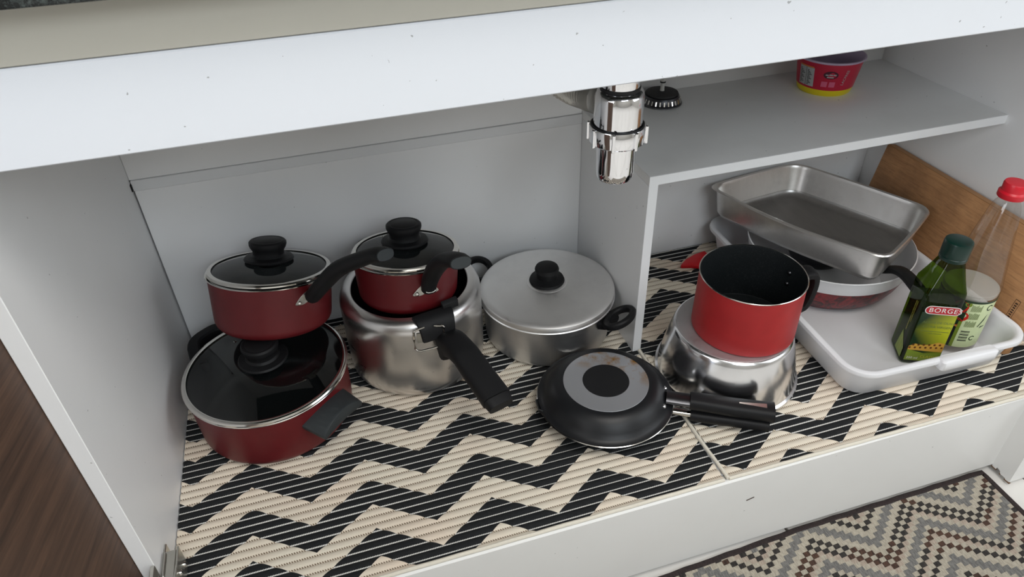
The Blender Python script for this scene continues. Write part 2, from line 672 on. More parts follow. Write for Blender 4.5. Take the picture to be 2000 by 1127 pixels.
for i in range(3):
    z_ = WZ0 + i * (WZ1 - WZ0 - 0.04) / 2
    wd.box((WX0, -2.64, z_), (WX1, -2.60, z_ + 0.04))
wdo = struct(wd.build('window_1', 'white_plastic'))

# ------------------------------------------------------------------ cabinet
cab = thing('sink_cabinet', 'open white melamine sink cabinet with half-width shelf and brown wood-grain door', 'cabinet', (0, 0, 0))


def board(name, lo, hi, mat='white_melamine', bev=0.0008, parent=None):
    return MB().box(lo, hi).build(name, mat, parent or cab, bevel=bev, bseg=1, smooth=0)


board('side_panel', (-0.018, YF, -0.165), (0.0, 0.60, 0.7165))
board('side_panel', (W, YF, -0.165), (W + 0.018, 0.60, 0.7165))
board('back_panel', (0.0, D, -0.165), (W, D + 0.006, 0.7165))
b = board('false_back', (0.0025, DB, 0.0), (0.7478, D, 0.3223))
b['label'] = 'thick inner back board standing proud of the back panel'
board('false_back', (0.7632, 0.5625, 0.0), (W - 0.0005, D, ZS - 0.0152))
board('back_batten', (0.0015, DB - 0.0006, 0.3225), (0.7478, DB + 0.012, 0.3400), 'edge_band')
board('upper_back', (0.0002, DB + 0.0020, 0.3401), (0.7478, D, 0.7160))
board('bottom_board', (0.0, 0.007, -0.018), (W, D, 0.0))
board('plinth_board', (-0.018, -0.008, -0.171), (W, 0.007, 0.0), 'plinth_white', 0.0025)
board('divider', (0.748, 0.2917, 0.0), (0.763, D, ZS - 0.015), 'white_melamine')
board('shelf', (0.748, 0.2917, ZS - 0.015), (W, D, ZS), 'shelf_melamine')
board('front_rail', (-0.018, YF, 0.5904), (W + 0.018, YF + 0.015, 0.669), 'rail_white', 0.0012)
board('fascia', (-0.018, YF + 0.0015, 0.6695), (W + 0.018, YF + 0.0165, 0.7165), 'cream_fascia')
board('cleat_slot', (-0.001, DB - 0.004, 0.3235), (0.0022, DB + 0.004, 0.3345), 'dark_slot', 0.0)
# bright edge bands on the divider and shelf fronts
board('edge_band', (0.748, 0.2909, 0.0), (0.763, 0.2919, ZS - 0.015), 'edge_band', 0.0)
board('edge_band', (0.748, 0.2909, ZS - 0.015), (W, 0.2919, ZS), 'edge_band', 0.0)
# return of the neighbouring plinth, swollen and broken along its lower edge
pr = MB()
low = [(-0.008, -0.172), (-0.016, -0.173), (-0.017, -0.167), (-0.024, -0.169), (-0.026, -0.174), (-0.036, -0.173), (-0.037, -0.176), (-0.045, -0.174)]
top = [(y_, -0.006) for y_, z_ in low]
pr.loft([[(1.3135, y_, z_) for y_, z_ in low] + [(1.3135, y_, z_) for y_, z_ in reversed(top)],
         [(1.36, y_, z_) for y_, z_ in low] + [(1.36, y_, z_) for y_, z_ in reversed(top)]])
o = pr.build('plinth_return', 'plinth_white', cab, smooth=0)
o['label'] = 'short plinth return with a crumbling lower edge'
ch = MB()
for (y0, y1, z0) in ((-0.017, -0.007, -0.1745), (-0.027, -0.0245, -0.1755), (-0.046, -0.0355, -0.1775)):
    ch.box((1.3130, y0, z0), (1.3165, y1, z0 + 0.0022))
ch.build('broken_edge', 'chipped_board', cab, smooth=0)
# scratch on the plinth
MB().box((0, 0, 0), (0.013, 0.0006, 0.0014)).build('scratch', 'burnt_ink', cab, (0.8015, -0.0087, -0.058), (0, -0.25, 0), smooth=0)

# door, swung open past the left side panel; grain runs across
door = MB().box((-0.019, -0.42, -0.160), (0, 0.012, 0.585)).build('door', 'door_wood', cab, (-0.0186, 0.0560, 0), (0, 0, math.radians(-9)), bevel=0.001, bseg=1, smooth=0)
door['label'] = 'brown wood-grain cabinet door standing open on the left'
# hinge: mounting plate on the side panel, arm reaching round to the door
hobj = MB().box((0.0003, 0.0585, 0.008), (0.0030, 0.104, 0.044)).build('hinge', 'zinc', cab, bevel=0.001, bseg=1, smooth=0)
ha = MB()
ha.sweep([(0.0185, 0.092, 0.028), (0.0190, 0.066, 0.028), (0.0175, 0.046, 0.028), (0.011, 0.030, 0.028), (0.000, 0.020, 0.028), (-0.014, 0.014, 0.028)],
         lambda t: [(-0.0014, -0.020), (0.0014, -0.020), (0.0014, 0.020), (-0.0014, 0.020)])
ha.build('hinge_arm', 'zinc', hobj, bevel=0.0005, bseg=1, smooth=0)
for (lo_, hi_) in (((0.003, 0.034, 0.0455), (0.0172, 0.088, 0.0478)), ((0.003, 0.040, 0.010), (0.0172, 0.088, 0.0125)), ((-0.004, 0.036, 0.020), (0.0015, 0.0545, 0.070)), ((0.0035, 0.050, 0.0478), (0.0060, 0.085, 0.0505))):
    MB().box(lo_, hi_).build('hinge_cheek', 'zinc', hobj, bevel=0.0008, bseg=1, smooth=0)
for (x_, y_, z_) in ((0.0202, 0.060, 0.036), (0.0202, 0.080, 0.024), (0.0017, 0.045, 0.055)):
    tmp = MB().lathe([(0, 0.003), (0.0026, 0.0026), (0.0036, 0.0012), (0.0036, 0)], 12)
    tmp.v = [(x_ + p[2], y_ + p[0], z_ + p[1]) for p in tmp.v]
    tmp.build('screw', 'steel_rim', hobj)

# countertop
ct = MB().box((-1.0, 0.02, 0.7165), (2.0, 0.62, 0.747)).build('countertop', 'granite', bevel=0.003)
tag(ct, 'dark speckled granite countertop overhanging the white cabinet front', 'countertop')


# ------------------------------------------------------------------ mats and rug
def ribbed_mat(name, x0, x1, y0, y1, mat, label, skew=0.0):
    p, g0 = 0.0126, 0.0045
    mb = MB()
    ys, zs = [], []
    k0 = math.floor((y0 - g0) / p)
    prof = [(0.0, 0.0024), (0.07, 0.0026), (0.15, 0.0035), (0.32, 0.0044), (0.5, 0.0047), (0.68, 0.0044), (0.85, 0.0035), (0.93, 0.0026)]
    kk = k0
    while g0 + kk * p < y1:
        for t, z_ in prof:
            yy = g0 + (kk + t) * p
            if y0 + 0.0004 < yy < y1:
                ys.append(yy)
                zs.append(z_)
        kk += 1
    ys = [y0, y0] + ys + [y1, y1]
    zs = [0.0002, 0.002] + zs + [0.002, 0.0002]
    xs = [x0 + (x1 - x0) * i / 24 for i in range(25)]
    def wav(x_, y_):
        return 0.0006 * math.sin(9 * x_ + 3) * math.sin(14 * y_)
    rows = []
    for y_, z_ in zip(ys, zs):
        rows.append([(x_ + (skew * max(0.0, 0.29 - y_) if i == 0 else 0), y_ + wav(x_, y_), z_) for i, x_ in enumerate(xs)])
    mb.loft(rows, False, False, ring=False)
    o = mb.build(name, mat, smooth=60)
    tag(o, label, 'mat')
    return o


m1 = ribbed_mat('shelf_mat', 0.0015, 0.7565, -0.0035, DB - 0.001, 'weave_left', 'black and cream chevron ribbed mat under the stacked pots on the left')
m2 = ribbed_mat('shelf_mat', 0.7645, W - 0.001, -0.0035, 0.5615, 'weave_right', 'black and cream chevron ribbed mat under the white tray on the right')
bd = MB().tube(spline([(0.7625, -0.0035, 0.0045), (0.7610, 0.02, 0.0066), (0.7590, 0.06, 0.0068), (0.7590, 0.11, 0.0066), (0.7595, 0.2, 0.0064), (0.7598, 0.288, 0.006)], 30),
               lambda t: 0.0027 + 0.0003 * math.sin(t * 260), 8)
bo = bd.build('edge_binding', 'cream_cord', m2)
bo['label'] = 'cream cord binding along the seam between the mats'
fb = MB().tube([(0.0015 + i * 0.755 / 40, -0.0030, 0.0030 + 0.0004 * math.sin(i * 1.7)) for i in range(41)], 0.0028, 8)
fb.build('edge_binding', 'cream_cord', m1)
fb = MB().tube([(0.7645 + i * 0.641 / 40, -0.0030 - 0.004 * (i / 40), 0.0028 + 0.0004 * math.sin(i * 1.7)) for i in range(41)], 0.0028, 8)
fb.build('edge_binding', 'cream_cord', m2)

# rug: woven in little blocks, each block one quad of its own yarn
def rug_s(i, j):
    tri = -abs(((i + 9) % 18) - 9)
    return (j - tri) % 18


RUGMAP = {0: 'D', 17: 'c', 16: 'D', 15: 'p', 14: 'c', 13: 'G', 12: 'G', 11: 'c', 10: 'D', 9: 'p', 8: 'c', 7: 'D', 6: 'c', 5: 'c', 4: 'G', 3: 'G', 2: 'c', 1: 'c'}
org = Vector((1.121, -0.019))
ex, ey = Vector((0.0108, 0.0010)), Vector((0.0002, 0.0078))
edge_a, edge_b = Vector((1.290, -0.0105)), Vector((1.281, -0.42))     # right selvedge


def rug_in(p):
    top = -0.0105 - 0.013 * max(0.0, min(1.0, (0.93 - p.x) / 0.33)) ** 1.0
    right = edge_a.x + (p.y - edge_a.y) * (edge_a.x - edge_b.x) / (edge_a.y - edge_b.y)
    return p.y < top - 0.004 and p.x < right - 0.004 and p.x > 0.28 and p.y > -0.42


quads = {kk: MB() for kk in 'DcGpb'}
rv = MB()
names_ = {'c': 0, 'p': 1, 'G': 2, 'D': 3, 'b': 4}
rng = random.Random(3)
rz = FZ + 0.005


def clip_pt(q):
    top = -0.0145 - 0.013 * max(0.0, min(1.0, (0.93 - q.x) / 0.33))
    right = edge_a.x + (q.y - edge_a.y) * (edge_a.x - edge_b.x) / (edge_a.y - edge_b.y) - 0.004
    return Vector((min(q.x, right), min(q.y, top)))


for i in range(-80, 20):
    for j in range(-62, 14):
        c0 = org + ex * i + ey * j
        if not rug_in(c0 + ey * -0.0):
            if not rug_in(c0 - ey * 0.5 - ex * 0.5):
                continue
        ty = RUGMAP[rug_s(i, j)]
        if ty == 'D':
            bn = math.sin(i * 0.55 + 1.0) + math.sin(j * 0.47 + i * 0.13)
            ty = 'b' if bn > 0.35 else 'D'
        h = 0.0005 if ty in 'Db' else (0.0003 if ty == 'G' else 0.0)
        cs = [clip_pt(c0 + ex * a + ey * b_) for a, b_ in ((-.5, -.5), (.5, -.5), (.5, .5), (-.5, .5))]
        rv.add([(q.x, q.y, rz + h) for q in cs], [(0, 1, 2, 3)], names_[ty])
rug = rv.build('rug', ['rug_cream', 'rug_pink', 'rug_grey', 'rug_black', 'rug_brown'], smooth=0)
tag(rug, 'patterned brown grey and cream woven rug on the floor before the cabinet', 'rug')
bk = MB()
tp = [(0.28 + t * 0.0253, -0.0115 - 0.013 * max(0.0, min(1.0, (0.93 - (0.28 + t * 0.0253)) / 0.33)) + 0.0006 * math.sin(t * 2.3)) for t in range(41)]
path = [(x_, y_, rz - 0.0015) for x_, y_ in tp] + [(edge_a.x + 0.001 + (y_ - edge_a.y) * 0.022, y_, rz - 0.0015) for y_ in (-0.02, -0.05, -0.1, -0.2, -0.3, -0.42)]
bk.sweep(path, lambda t: [(-0.0045, -0.003), (0.0045, -0.003), (0.0045, 0.002), (0.003, 0.0032), (-0.003, 0.0032), (-0.0045, 0.002)])
bk.build('rug_border', 'rug_binding', rug)
MB().add([(0.28, -0.42, FZ + 0.001), (1.28, -0.42, FZ + 0.001), (1.286, -0.016, FZ + 0.001), (0.93, -0.018, FZ + 0.001), (0.6, -0.032, FZ + 0.001), (0.28, -0.032, FZ + 0.001)],
         [(0, 1, 2, 3, 4, 5)]).build('backing', 'rug_binding', rug, smooth=0)


# ------------------------------------------------------------------ pots
def az_rot(mb_pts, az):
    c, s_ = math.cos(az), math.sin(az)
    return [(p[0] * c - p[1] * s_, p[0] * s_ + p[1] * c, p[2]) for p in mb_pts]


def knob(parent, z, s_=1.0, mat='bakelite', style='wide'):
    if style == 'wide':
        pr_ = [(0, 0), (0.0365, 0), (0.0375, 0.002), (0.0355, 0.0045), (0.026, 0.0065), (0.0235, 0.010), (0.0235, 0.0155),
               (0.0265, 0.020), (0.0280, 0.0245), (0.0278, 0.0285), (0.0255, 0.0310), (0.0225, 0.0316), (0.0215, 0.0309), (0.0205, 0.0316), (0, 0.0322)]
    else:
        pr_ = [(0, 0), (0.0300, 0), (0.0312, 0.002), (0.0295, 0.006), (0.0235, 0.008), (0.0185, 0.0105), (0.0182, 0.017),
               (0.0205, 0.0215), (0.0212, 0.0255), (0.0195, 0.0295), (0.0140, 0.0312), (0, 0.0318)]
    return MB().lathe([(r_ * s_, z + h * s_) for r_, h in pr_], 40).build('knob', mat, parent)


def glass_lid(pot, label, h, r_, rise=0.016):
    """glass lid of a pot, resting on its lip at height h: pressed steel rim and a big black knob"""
    dome = []
    for i in range(13):
        u = i / 12
        dome.append(((r_ - 0.004) * (1 - u), 0.0035 + rise * (1 - (1 - u) ** 2.2)))
    t = MB().lathe(dome, 72).build('lid', 'lid_glass', pot, (0, 0, h))
    t['label'] = label
    MB().lathe([(r_ - 0.0068, 0.0062), (r_ - 0.0035, 0.0068), (r_ - 0.0008, 0.0058), (r_ + 0.0006, 0.0036), (r_ + 0.0002, 0.0012), (r_ - 0.0020, 0.0004), (r_ - 0.0050, 0.0022)],
               96, closed=True).build('rim_band', 'steel_rim', t)
    knob(t, rise + 0.0035)
    MB().lathe([(0, rise - 0.006), (0.017, rise - 0.006), (0.022, rise + 0.001), (0.022, rise + 0.0030), (0, rise + 0.003)], 24).build('knob_washer', 'bakelite', t)
    vt = MB().lathe([(0.0015, 0), (0.0022, 0.0006), (0.0015, 0.0010)], 12, closed=True)
    va, vr = math.radians(125), r_ * 0.62
    u = 1 - vr / (r_ - 0.004)
    vt.v = [(p[0] + vr * math.cos(va), p[1] + vr * math.sin(va), p[2] + 0.0035 + rise * (1 - (1 - u) ** 2.2)) for p in vt.v]
    vt.build('steam_vent', 'steel_rim', t)
    return t


def pot_body(t, r_, h, rb, mats, wall=0.0025, bottom_round=0.018, lip=0.003, name='body'):
    """double-walled body; mats = (outside, lip, inside)"""
    pr_, mi = [(0, 0.0)], []
    nb = 6
    pr_.append((rb - bottom_round, 0.0)); mi.append(0)
    for i in range(1, nb + 1):
        a = PI / 2 * i / nb
        pr_.append((rb - bottom_round + bottom_round * math.sin(a), bottom_round * (1 - math.cos(a)))); mi.append(0)
    for i in range(1, 5):
        pr_.append((rb + (r_ - lip - rb) * i / 4, bottom_round + (h - 0.003 - bottom_round) * i / 4)); mi.append(0)
    pr_ += [(r_ - 0.0006, h - 0.0022), (r_, h - 0.0008), (r_ - 0.0008, h), (r_ - lip - wall * 0.4, h - 0.0006)]
    mi += [1, 1, 1, 1]
    ri = r_ - lip - wall
    pr_.append((ri, h - 0.005)); mi.append(2)
    rbi = rb - wall
    pr_.append((rbi, bottom_round)); mi.append(2)
    for i in range(1, nb + 1):
        a = PI / 2 * i / nb
        pr_.append((rbi - bottom_round * 0.9 + bottom_round * 0.9 * math.cos(a), bottom_round - (bottom_round - 0.003) * math.sin(a))); mi.append(2)
    pr_.append((0, 0.003)); mi.append(2)
    return MB().lathe(pr_, 96, mi).build(name, list(mats), t)


def loop_handle(t, az, r_in, z, reach, half_w, th, hh, rise=0.0, mat='bakelite', name='handle'):
    """bow-shaped side handle: both feet on the body, bow reaching outwards"""
    pts = []
    for i in range(17):
        u = -1 + 2 * i / 16
        lat = half_w * math.copysign(abs(u) ** 0.8, u)
        out = r_in + reach * (1 - abs(u) ** 2.6)
        k_ = (out - r_in) / reach
        out = out - (r_in - math.sqrt(max(r_in ** 2 - lat ** 2, 0))) * (1 - k_)
        pts.append((out, lat, z + rise * k_))
    mb = MB().sweep(az_rot(pts, az), lambda tt: oval(th, hh * (1.0 - 0.15 * math.sin(PI * tt)), 12, 3.2))
    return mb.build(name, mat, t)


def pan_handle(t, az, r0, z0, prof, mat='soft_black', endmat='green_grey_bakelite', w0=0.017, w1=0.031, th=0.017):
    """long curved handle rising from a riveted bracket; prof = (out, up) pairs"""
    pts = spline([(r0 + a, 0, z0 + b) for a, b in prof], 26)
    pts = [tuple(p) for p in pts]
    mb = MB().sweep(az_rot(pts, az), lambda tt: oval(w0 + (w1 - w0) * min(1, tt * 1.25) ** 1.1, th + 0.004 * math.sin(PI * tt) - 0.002 * tt, 16, 2.4), up=(0, 0, 1))
    o = mb.build('handle', mat, t)
    o['label'] = 'curved black handle'
    # smooth flat end cap
    e = Vector(pts[-1]); e0 = Vector(pts[-2]); dr = (e - e0).normalized()
    pe = [e - dr * 0.001, e + dr * 0.0006]
    MB().sweep(az_rot([tuple(p) for p in pe], az), lambda tt: oval(w1 * 0.93, th * 0.78, 16, 2.4)).build('end_cap', endmat, o)
    return o


def bracket(t, az, r0, z0, mat='zinc'):
    """pressed metal bracket with two ears, riveted to the wall of the pan"""
    mb = MB()
    def surf(u, v, off):
        a = az + u / r0
        return ((r0 + off) * math.cos(a), (r0 + off) * math.sin(a), z0 + v)
    shape = []
    for i in range(24):
        a = 2 * PI * i / 24
        u = 0.021 * math.copysign(abs(math.cos(a)) ** 0.8, math.cos(a))
        v = (0.0062 - 0.0025 * math.cos(2 * a)) * math.sin(a)
        v += 0.005 * (1 - abs(u) / 0.021) - 0.0045 * abs(u) / 0.021
        shape.append((u, v))
    mb.loft([[surf(u, v, 0.0002) for u, v in shape], [surf(u, v, 0.0022) for u, v in shape]])
    o = mb.build('bracket', mat, t, bevel=0.0004, bseg=1)
    for u in (-0.0145, 0.0145):
        c_ = surf(u, -0.0035, 0.002)
        a = az + u / r0
        tmp = MB().lathe([(0, 0.0022), (0.0018, 0.0020), (0.0032, 0.0009), (0.0035, 0)], 14)
        tmp.v = [(c_[0] + p[2] * math.cos(a) - p[0] * math.sin(a), c_[1] + p[2] * math.sin(a) + p[0] * math.cos(a), c_[2] + p[1]) for p in tmp.v]
        tmp.build('rivet', 'steel_rim', o)
    neck = MB().sweep(az_rot([(r0 + 0.001, 0, z0 + 0.004), (r0 + 0.010, 0, z0 + 0.005), (r0 + 0.020, 0, z0 + 0.011)], az), lambda tt: oval(0.017, 0.012, 10, 3))
    neck.build('neck', mat, o)
    return o


MZ = 0.0047  # top of the mat ribs

# --- large casserole, front left
cas = thing('casserole', 'large dark red casserole with bow handles on the mat, front left', 'casserole', (0.1463, 0.3413, MZ))
pot_body(cas, 0.1235, 0.094, 0.118, ('wine_enamel', 'steel_rim', 'nonstick'), bottom_round=0.016)
wg = MB()
wl_ = []
for i in range(9):                  # tongue-shaped grip, crowned in the middle
    u = i / 8
    o_ = 0.1135 + 0.041 * u
    hw_ = 0.0455 - 0.004 * u
    zc = 0.067 - 0.007 * u
    cr = 0.013 + 0.010 * u
    lpw = []
    for q in range(13):
        l_ = -1 + q / 6
        lpw.append((o_ - (0.115 - math.sqrt(0.115 ** 2 - (hw_ * l_) ** 2)) * (1 - u) - 0.004 * l_ * l_ * u, hw_ * l_, zc + cr * (1 - l_ * l_)))
    for q in range(12, -1, -1):
        l_ = -1 + q / 6
        lpw.append((o_ - (0.115 - math.sqrt(0.115 ** 2 - (hw_ * l_) ** 2)) * (1 - u) - 0.004 * l_ * l_ * u, hw_ * l_ * 0.97, zc - 0.008 + (cr - 0.013) * (1 - l_ * l_)))
    wl_.append(az_rot(lpw, math.radians(-48)))
wg.loft(wl_).build('handle', 'green_grey_bakelite', cas, bevel=0.0015)
loop_handle(cas, math.radians(127), 0.117, 0.072, 0.046, 0.047, 0.021, 0.024, 0.010, 'bakelite')
glass_lid(cas, 'glass lid with steel rim and black knob', 0.0942, 0.1238, rise=0.0175)

# --- saucepan leaning on the casserole lid
SPN = Vector((0.138, 0.27, 1)).normalized()
SPB = Vector((0.1798, 0.435, 0.215)) - SPN * 0.087
spn = thing('saucepan', 'dark red saucepan tilted on top of the front left casserole lid', 'saucepan', SPB, 0.0, SPN)
pot_body(spn, 0.0957, 0.087, 0.0895, ('wine_enamel', 'steel_rim', 'nonstick'), bottom_round=0.017)
A1 = math.radians(-55)
bracket(spn, A1, 0.0912, 0.062)
pan_handle(spn, A1, 0.0, 0.0, [(0.103, 0.067), (0.112, 0.076), (0.127, 0.091), (0.168, 0.126), (0.213, 0.149), (0.250, 0.165), (0.267, 0.168)], w0=0.023, w1=0.031, th=0.020)
glass_lid(spn, 'glass lid with steel rim and black knob', 0.0872, 0.0925, rise=0.014)

# --- pressure cooker pot
PC = Vector((0.389, 0.408, MZ))
pc = thing('pressure_cooker', 'open aluminium pressure cooker pot with long black handle and wire clip', 'pressure cooker', PC)
pr_ = [(0, 0), (0.098, 0), (0.108, 0.003), (0.114, 0.010), (0.1155, 0.022), (0.1165, 0.070), (0.1165, 0.120), (0.1168, 0.134), (0.1160, 0.143), (0.1130, 0.150),
       (0.1080, 0.1545), (0.1020, 0.1568), (0.0965, 0.1572), (0.0952, 0.1560), (0.0960, 0.1540), (0.104, 0.150), (0.111, 0.143), (0.1130, 0.130), (0.1130, 0.02), (0.105, 0.006), (0, 0.006)]
mi = [0] * 14 + [1] * 6
MB().lathe(pr_, 96, mi).build('body', ['cooker_aluminium', 'dark_nonstick'], pc)
AH = math.radians(-74)
hd = MB()
pth = spline([(0.121, 0, 0.128), (0.145, 0, 0.134), (0.175, 0, 0.131), (0.210, 0, 0.122), (0.245, 0, 0.114), (0.268, 0, 0.109)], 26)
def hsec(t):
    hgt = 0.050 - 0.028 * min(1, t * 2.2) + 0.004 * t
    wid = 0.040 + 0.004 * t
    return [(a, b - (0.018 * (1 - min(1, t * 2.2)))) for a, b in oval(wid, hgt, 18, 4.0)]
hd.sweep(az_rot([tuple(p) for p in pth], AH), hsec)
ho = hd.build('handle', 'soft_black', pc)
tip = MB().sweep(az_rot([(0.268, 0, 0.109), (0.275, 0, 0.107), (0.281, 0, 0.105)], AH), lambda t: oval(0.042 - 0.004 * t, 0.023 - 0.002 * t, 18, 3.4))
tip.build('handle_tip', 'soft_black', ho)
# clamp block over the shoulder, with a raised ribbed ear
cl = MB()
cl.sweep(az_rot([(0.101, 0, 0.1615), (0.110, 0, 0.1610), (0.118, 0, 0.1560), (0.1225, 0, 0.146), (0.1235, 0, 0.130)], AH - math.radians(6)),
         lambda t: oval(0.066 - 0.012 * t, 0.010, 14, 5))
co_ = cl.build('clamp', 'soft_black', pc)
ear = MB().sweep(az_rot([(0.104, 0.006, 0.1640), (0.104, 0.033, 0.1640)], AH), lambda t: [(-0.004, -0.004), (0.004, -0.004), (0.004, 0.008), (-0.004, 0.012)])
ear.build('ear', 'soft_black', co_, bevel=0.001, bseg=1)
plate = MB()
fnp = wrap(lambda z_: 0.1172, AH - math.radians(19), 0.0, 0.0006)
grid_patch(plate, fnp, -0.006, 0.008, 0.122, 0.141, 4, 2)
plate.build('clip_plate', 'zinc', co_)
# square wire clip hanging on the front
wl = MB()
RW = 0.1285
pts = []
def wp(azd, z_, rr=RW):
    return (rr * math.cos(math.radians(azd)), rr * math.sin(math.radians(azd)), z_)
loop = [(-90, 0.157, 0.1245), (-95.5, 0.1575, RW), (-97.5, 0.154, RW), (-98, 0.14, RW), (-97.8, 0.121, RW), (-96.5, 0.1165, RW), (-94, 0.1150, RW), (-86, 0.1155, RW), (-80.5, 0.1160, RW), (-78.3, 0.1185, RW), (-77.5, 0.123, RW),
        (-77, 0.14, RW), (-76.5, 0.150, RW), (-77.5, 0.1535, RW), (-79.5, 0.1550, RW), (-83, 0.1555, 0.1245)]
wl.tube([wp(*q) for q in loop], 0.0019, 8)
wl.build('wire_clip', 'steel_rim', pc)
loop_handle(pc, math.radians(110), 0.116, 0.146, 0.034, 0.032, 0.014, 0.016, 0.012, 'bakelite', 'helper_handle')

# --- small saucepan sitting in the mouth of the cooker
SMN = Vector((0.07, 0.163, 1)).normalized()
SMB = Vector((0.39, 0.4087, 0.22)) - SMN * 0.080
sm = thing('saucepan', 'small dark red saucepan sitting inside the aluminium pressure cooker', 'saucepan', SMB, 0.0, SMN)
pot_body(sm, 0.0869, 0.080, 0.0800, ('wine_enamel', 'steel_rim', 'nonstick'), bottom_round=0.022)
A2 = math.radians(-79)
bracket(sm, A2, 0.0822, 0.047)
pan_handle(sm, A2, 0.0, 0.0, [(0.094, 0.053), (0.098, 0.064), (0.108, 0.080), (0.130, 0.104), (0.165, 0.130), (0.205, 0.146), (0.222, 0.149)], w0=0.022, w1=0.031, th=0.020)
glass_lid(sm, 'glass lid with steel rim and black knob', 0.0802, 0.0842, rise=0.014)

# --- aluminium casserole with its lid
AC = (0.6268, 0.4020, MZ)
al = thing('casserole', 'aluminium casserole with two black loop handles beside the divider', 'casserole', AC)
pot_body(al, 0.1165, 0.090, 0.112, ('pot_aluminium', 'pot_aluminium', 'pot_aluminium'), bottom_round=0.012, lip=0.002)


def ring_handle(t, az, r0, z0, rise):
    """bakelite handle: block on the wall, then a flat oval ring standing out and up"""
    blk = MB().sweep(az_rot([(r0 - 0.001, 0, z0), (r0 + 0.010, 0, z0 + 0.001), (r0 + 0.018, 0, z0 + 0.006)], az), lambda tt: oval(0.046 - 0.010 * tt, 0.022 - 0.006 * tt, 14, 3))
    o = blk.build('handle', 'bakelite', t)
    pts = []
    for i in range(28):
        a = 2 * PI * i / 28
        q = r0 + 0.028 + 0.020 * math.cos(a)
        pts.append((q, 0.029 * math.sin(a), z0 + 0.004 + rise * ((q - r0) / 0.06)))
    MB().sweep(az_rot(pts, az), lambda tt: oval(0.0115, 0.013, 10, 2.6), closed=True).build('grip_ring', 'bakelite', o)
    return o


ring_handle(al, math.radians(-50), 0.114, 0.066, 0.026)
ring_handle(al, math.radians(134), 0.114, 0.066, 0.030)
lidm = MB().lathe([(0, 0.0185), (0.034, 0.0182), (0.0355, 0.0172), (0.0385, 0.0174), (0.041, 0.0168), (0.080, 0.0128), (0.108, 0.0095), (0.1150, 0.0085), (0.1185, 0.0060), (0.1195, 0.0020), (0.1190, -0.0030),
            (0.1203, -0.0045), (0.1200, -0.0060), (0.1178, -0.0058), (0.1172, 0.0018), (0.110, 0.0060), (0.040, 0.0135), (0, 0.0155)], 96)
lidt = lidm.build('lid', 'lid_aluminium', al, (0, 0, 0.0882))
lidt['label'] = 'flat aluminium lid with a small black knob'
knob(lidt, 0.0183, 1.0, 'bakelite', 'small')

# --- twin omelette pan lying closed, base up
fp = thing('omelette_pan', 'black two-sided omelette pan lying base up with its twin handles to the right', 'pan', (0.646, 0.179, MZ))
up_ = [(0.1060, 0.0310), (0.1068, 0.0325), (0.1062, 0.0340), (0.1015, 0.0352), (0.0985, 0.0375), (0.0935, 0.0440), (0.0880, 0.0520), (0.0810, 0.0585), (0.0735, 0.0620), (0.0690, 0.0626), (0, 0.0626)]
ub = MB().lathe([(0.1040, 0.0312)] + up_, 96).build('upper_pan', 'dark_nonstick', fp)
ub['label'] = 'upturned upper half of the pan'
MB().lathe([(0.1052, 0.0306), (0.1068, 0.0300), (0.1062, 0.0284), (0.100, 0.0270), (0.094, 0.0190), (0.086, 0.008), (0.074, 0.0015), (0.066, 0.0), (0, 0.0)], 96).build('lower_pan', 'dark_nonstick', fp)
MB().lathe([(0.1068, 0.0298), (0.1076, 0.0306), (0.1066, 0.0312)], 96, closed=True).build('rim_edge', 'steel_rim', fp)
MB().lathe([(0.0362, 0.0630), (0.0660, 0.0630), (0.0664, 0.0624), (0.0362, 0.0622)], 72, closed=True).build('base_ring', 'stained_disc', ub)
MB().lathe([(0, 0.0634), (0.0356, 0.0634), (0.0362, 0.0628), (0, 0.0626)], 48, closed=False).build('base_disc', 'soft_black', ub)
notch = MB().sweep(az_rot([(0.1045, -0.013, 0.0310), (0.1090, -0.010, 0.0330), (0.1095, 0.010, 0.0330), (0.1045, 0.013, 0.0310)], math.radians(175)), lambda t: oval(0.003, 0.008, 8))
notch.build('closing_lip', 'dark_nonstick', fp)
AF = math.radians(-29)
for nm, z0, dz, endr, zz in (('upper', 0.044, -0.002, 0.254, 1), ('lower', 0.018, 0.001, 0.250, 0)):
    r0 = 0.094 if zz else 0.098
    sh = MB().sweep(az_rot([(r0, 0, z0), (r0 + 0.022, 0, z0 - 0.001), (r0 + 0.044, 0, z0 - 0.001)], AF), lambda t: oval(0.027 if zz else 0.016, 0.013 if zz else 0.010, 14, 2.2))
    so = sh.build('shaft', 'ferrule' if zz else 'steel_rim', fp)
    g_ = MB().sweep(az_rot([(r0 + 0.036, 0, z0 - 0.001), (r0 + 0.055, 0, z0 - 0.001), (r0 + 0.10, 0, z0 + dz - 0.001), (endr - 0.004, 0, z0 + dz - 0.001), (endr, 0, z0 + dz - 0.001)], AF),
                    lambda t: oval(0.027 + 0.006 * t, (0.021 if zz else 0.018) + 0.002 * t, 16, 3.0))
    go = g_.build('handle', 'bakelite', fp)
    sl = MB().sweep(az_rot([(endr - 0.052, 0.0, z0 + dz + 0.0098), (endr - 0.012, 0.0, z0 + dz + 0.0104)], AF), lambda t: [(-0.0012 - 0.003 * t, -0.001), (0.0012 + 0.003 * t, -0.001), (0.0012 + 0.003 * t, 0.0004), (-0.0012 - 0.003 * t, 0.0004)])
    sl.build('hang_slot', 'zinc' if zz else 'dark_slot', go, smooth=0)
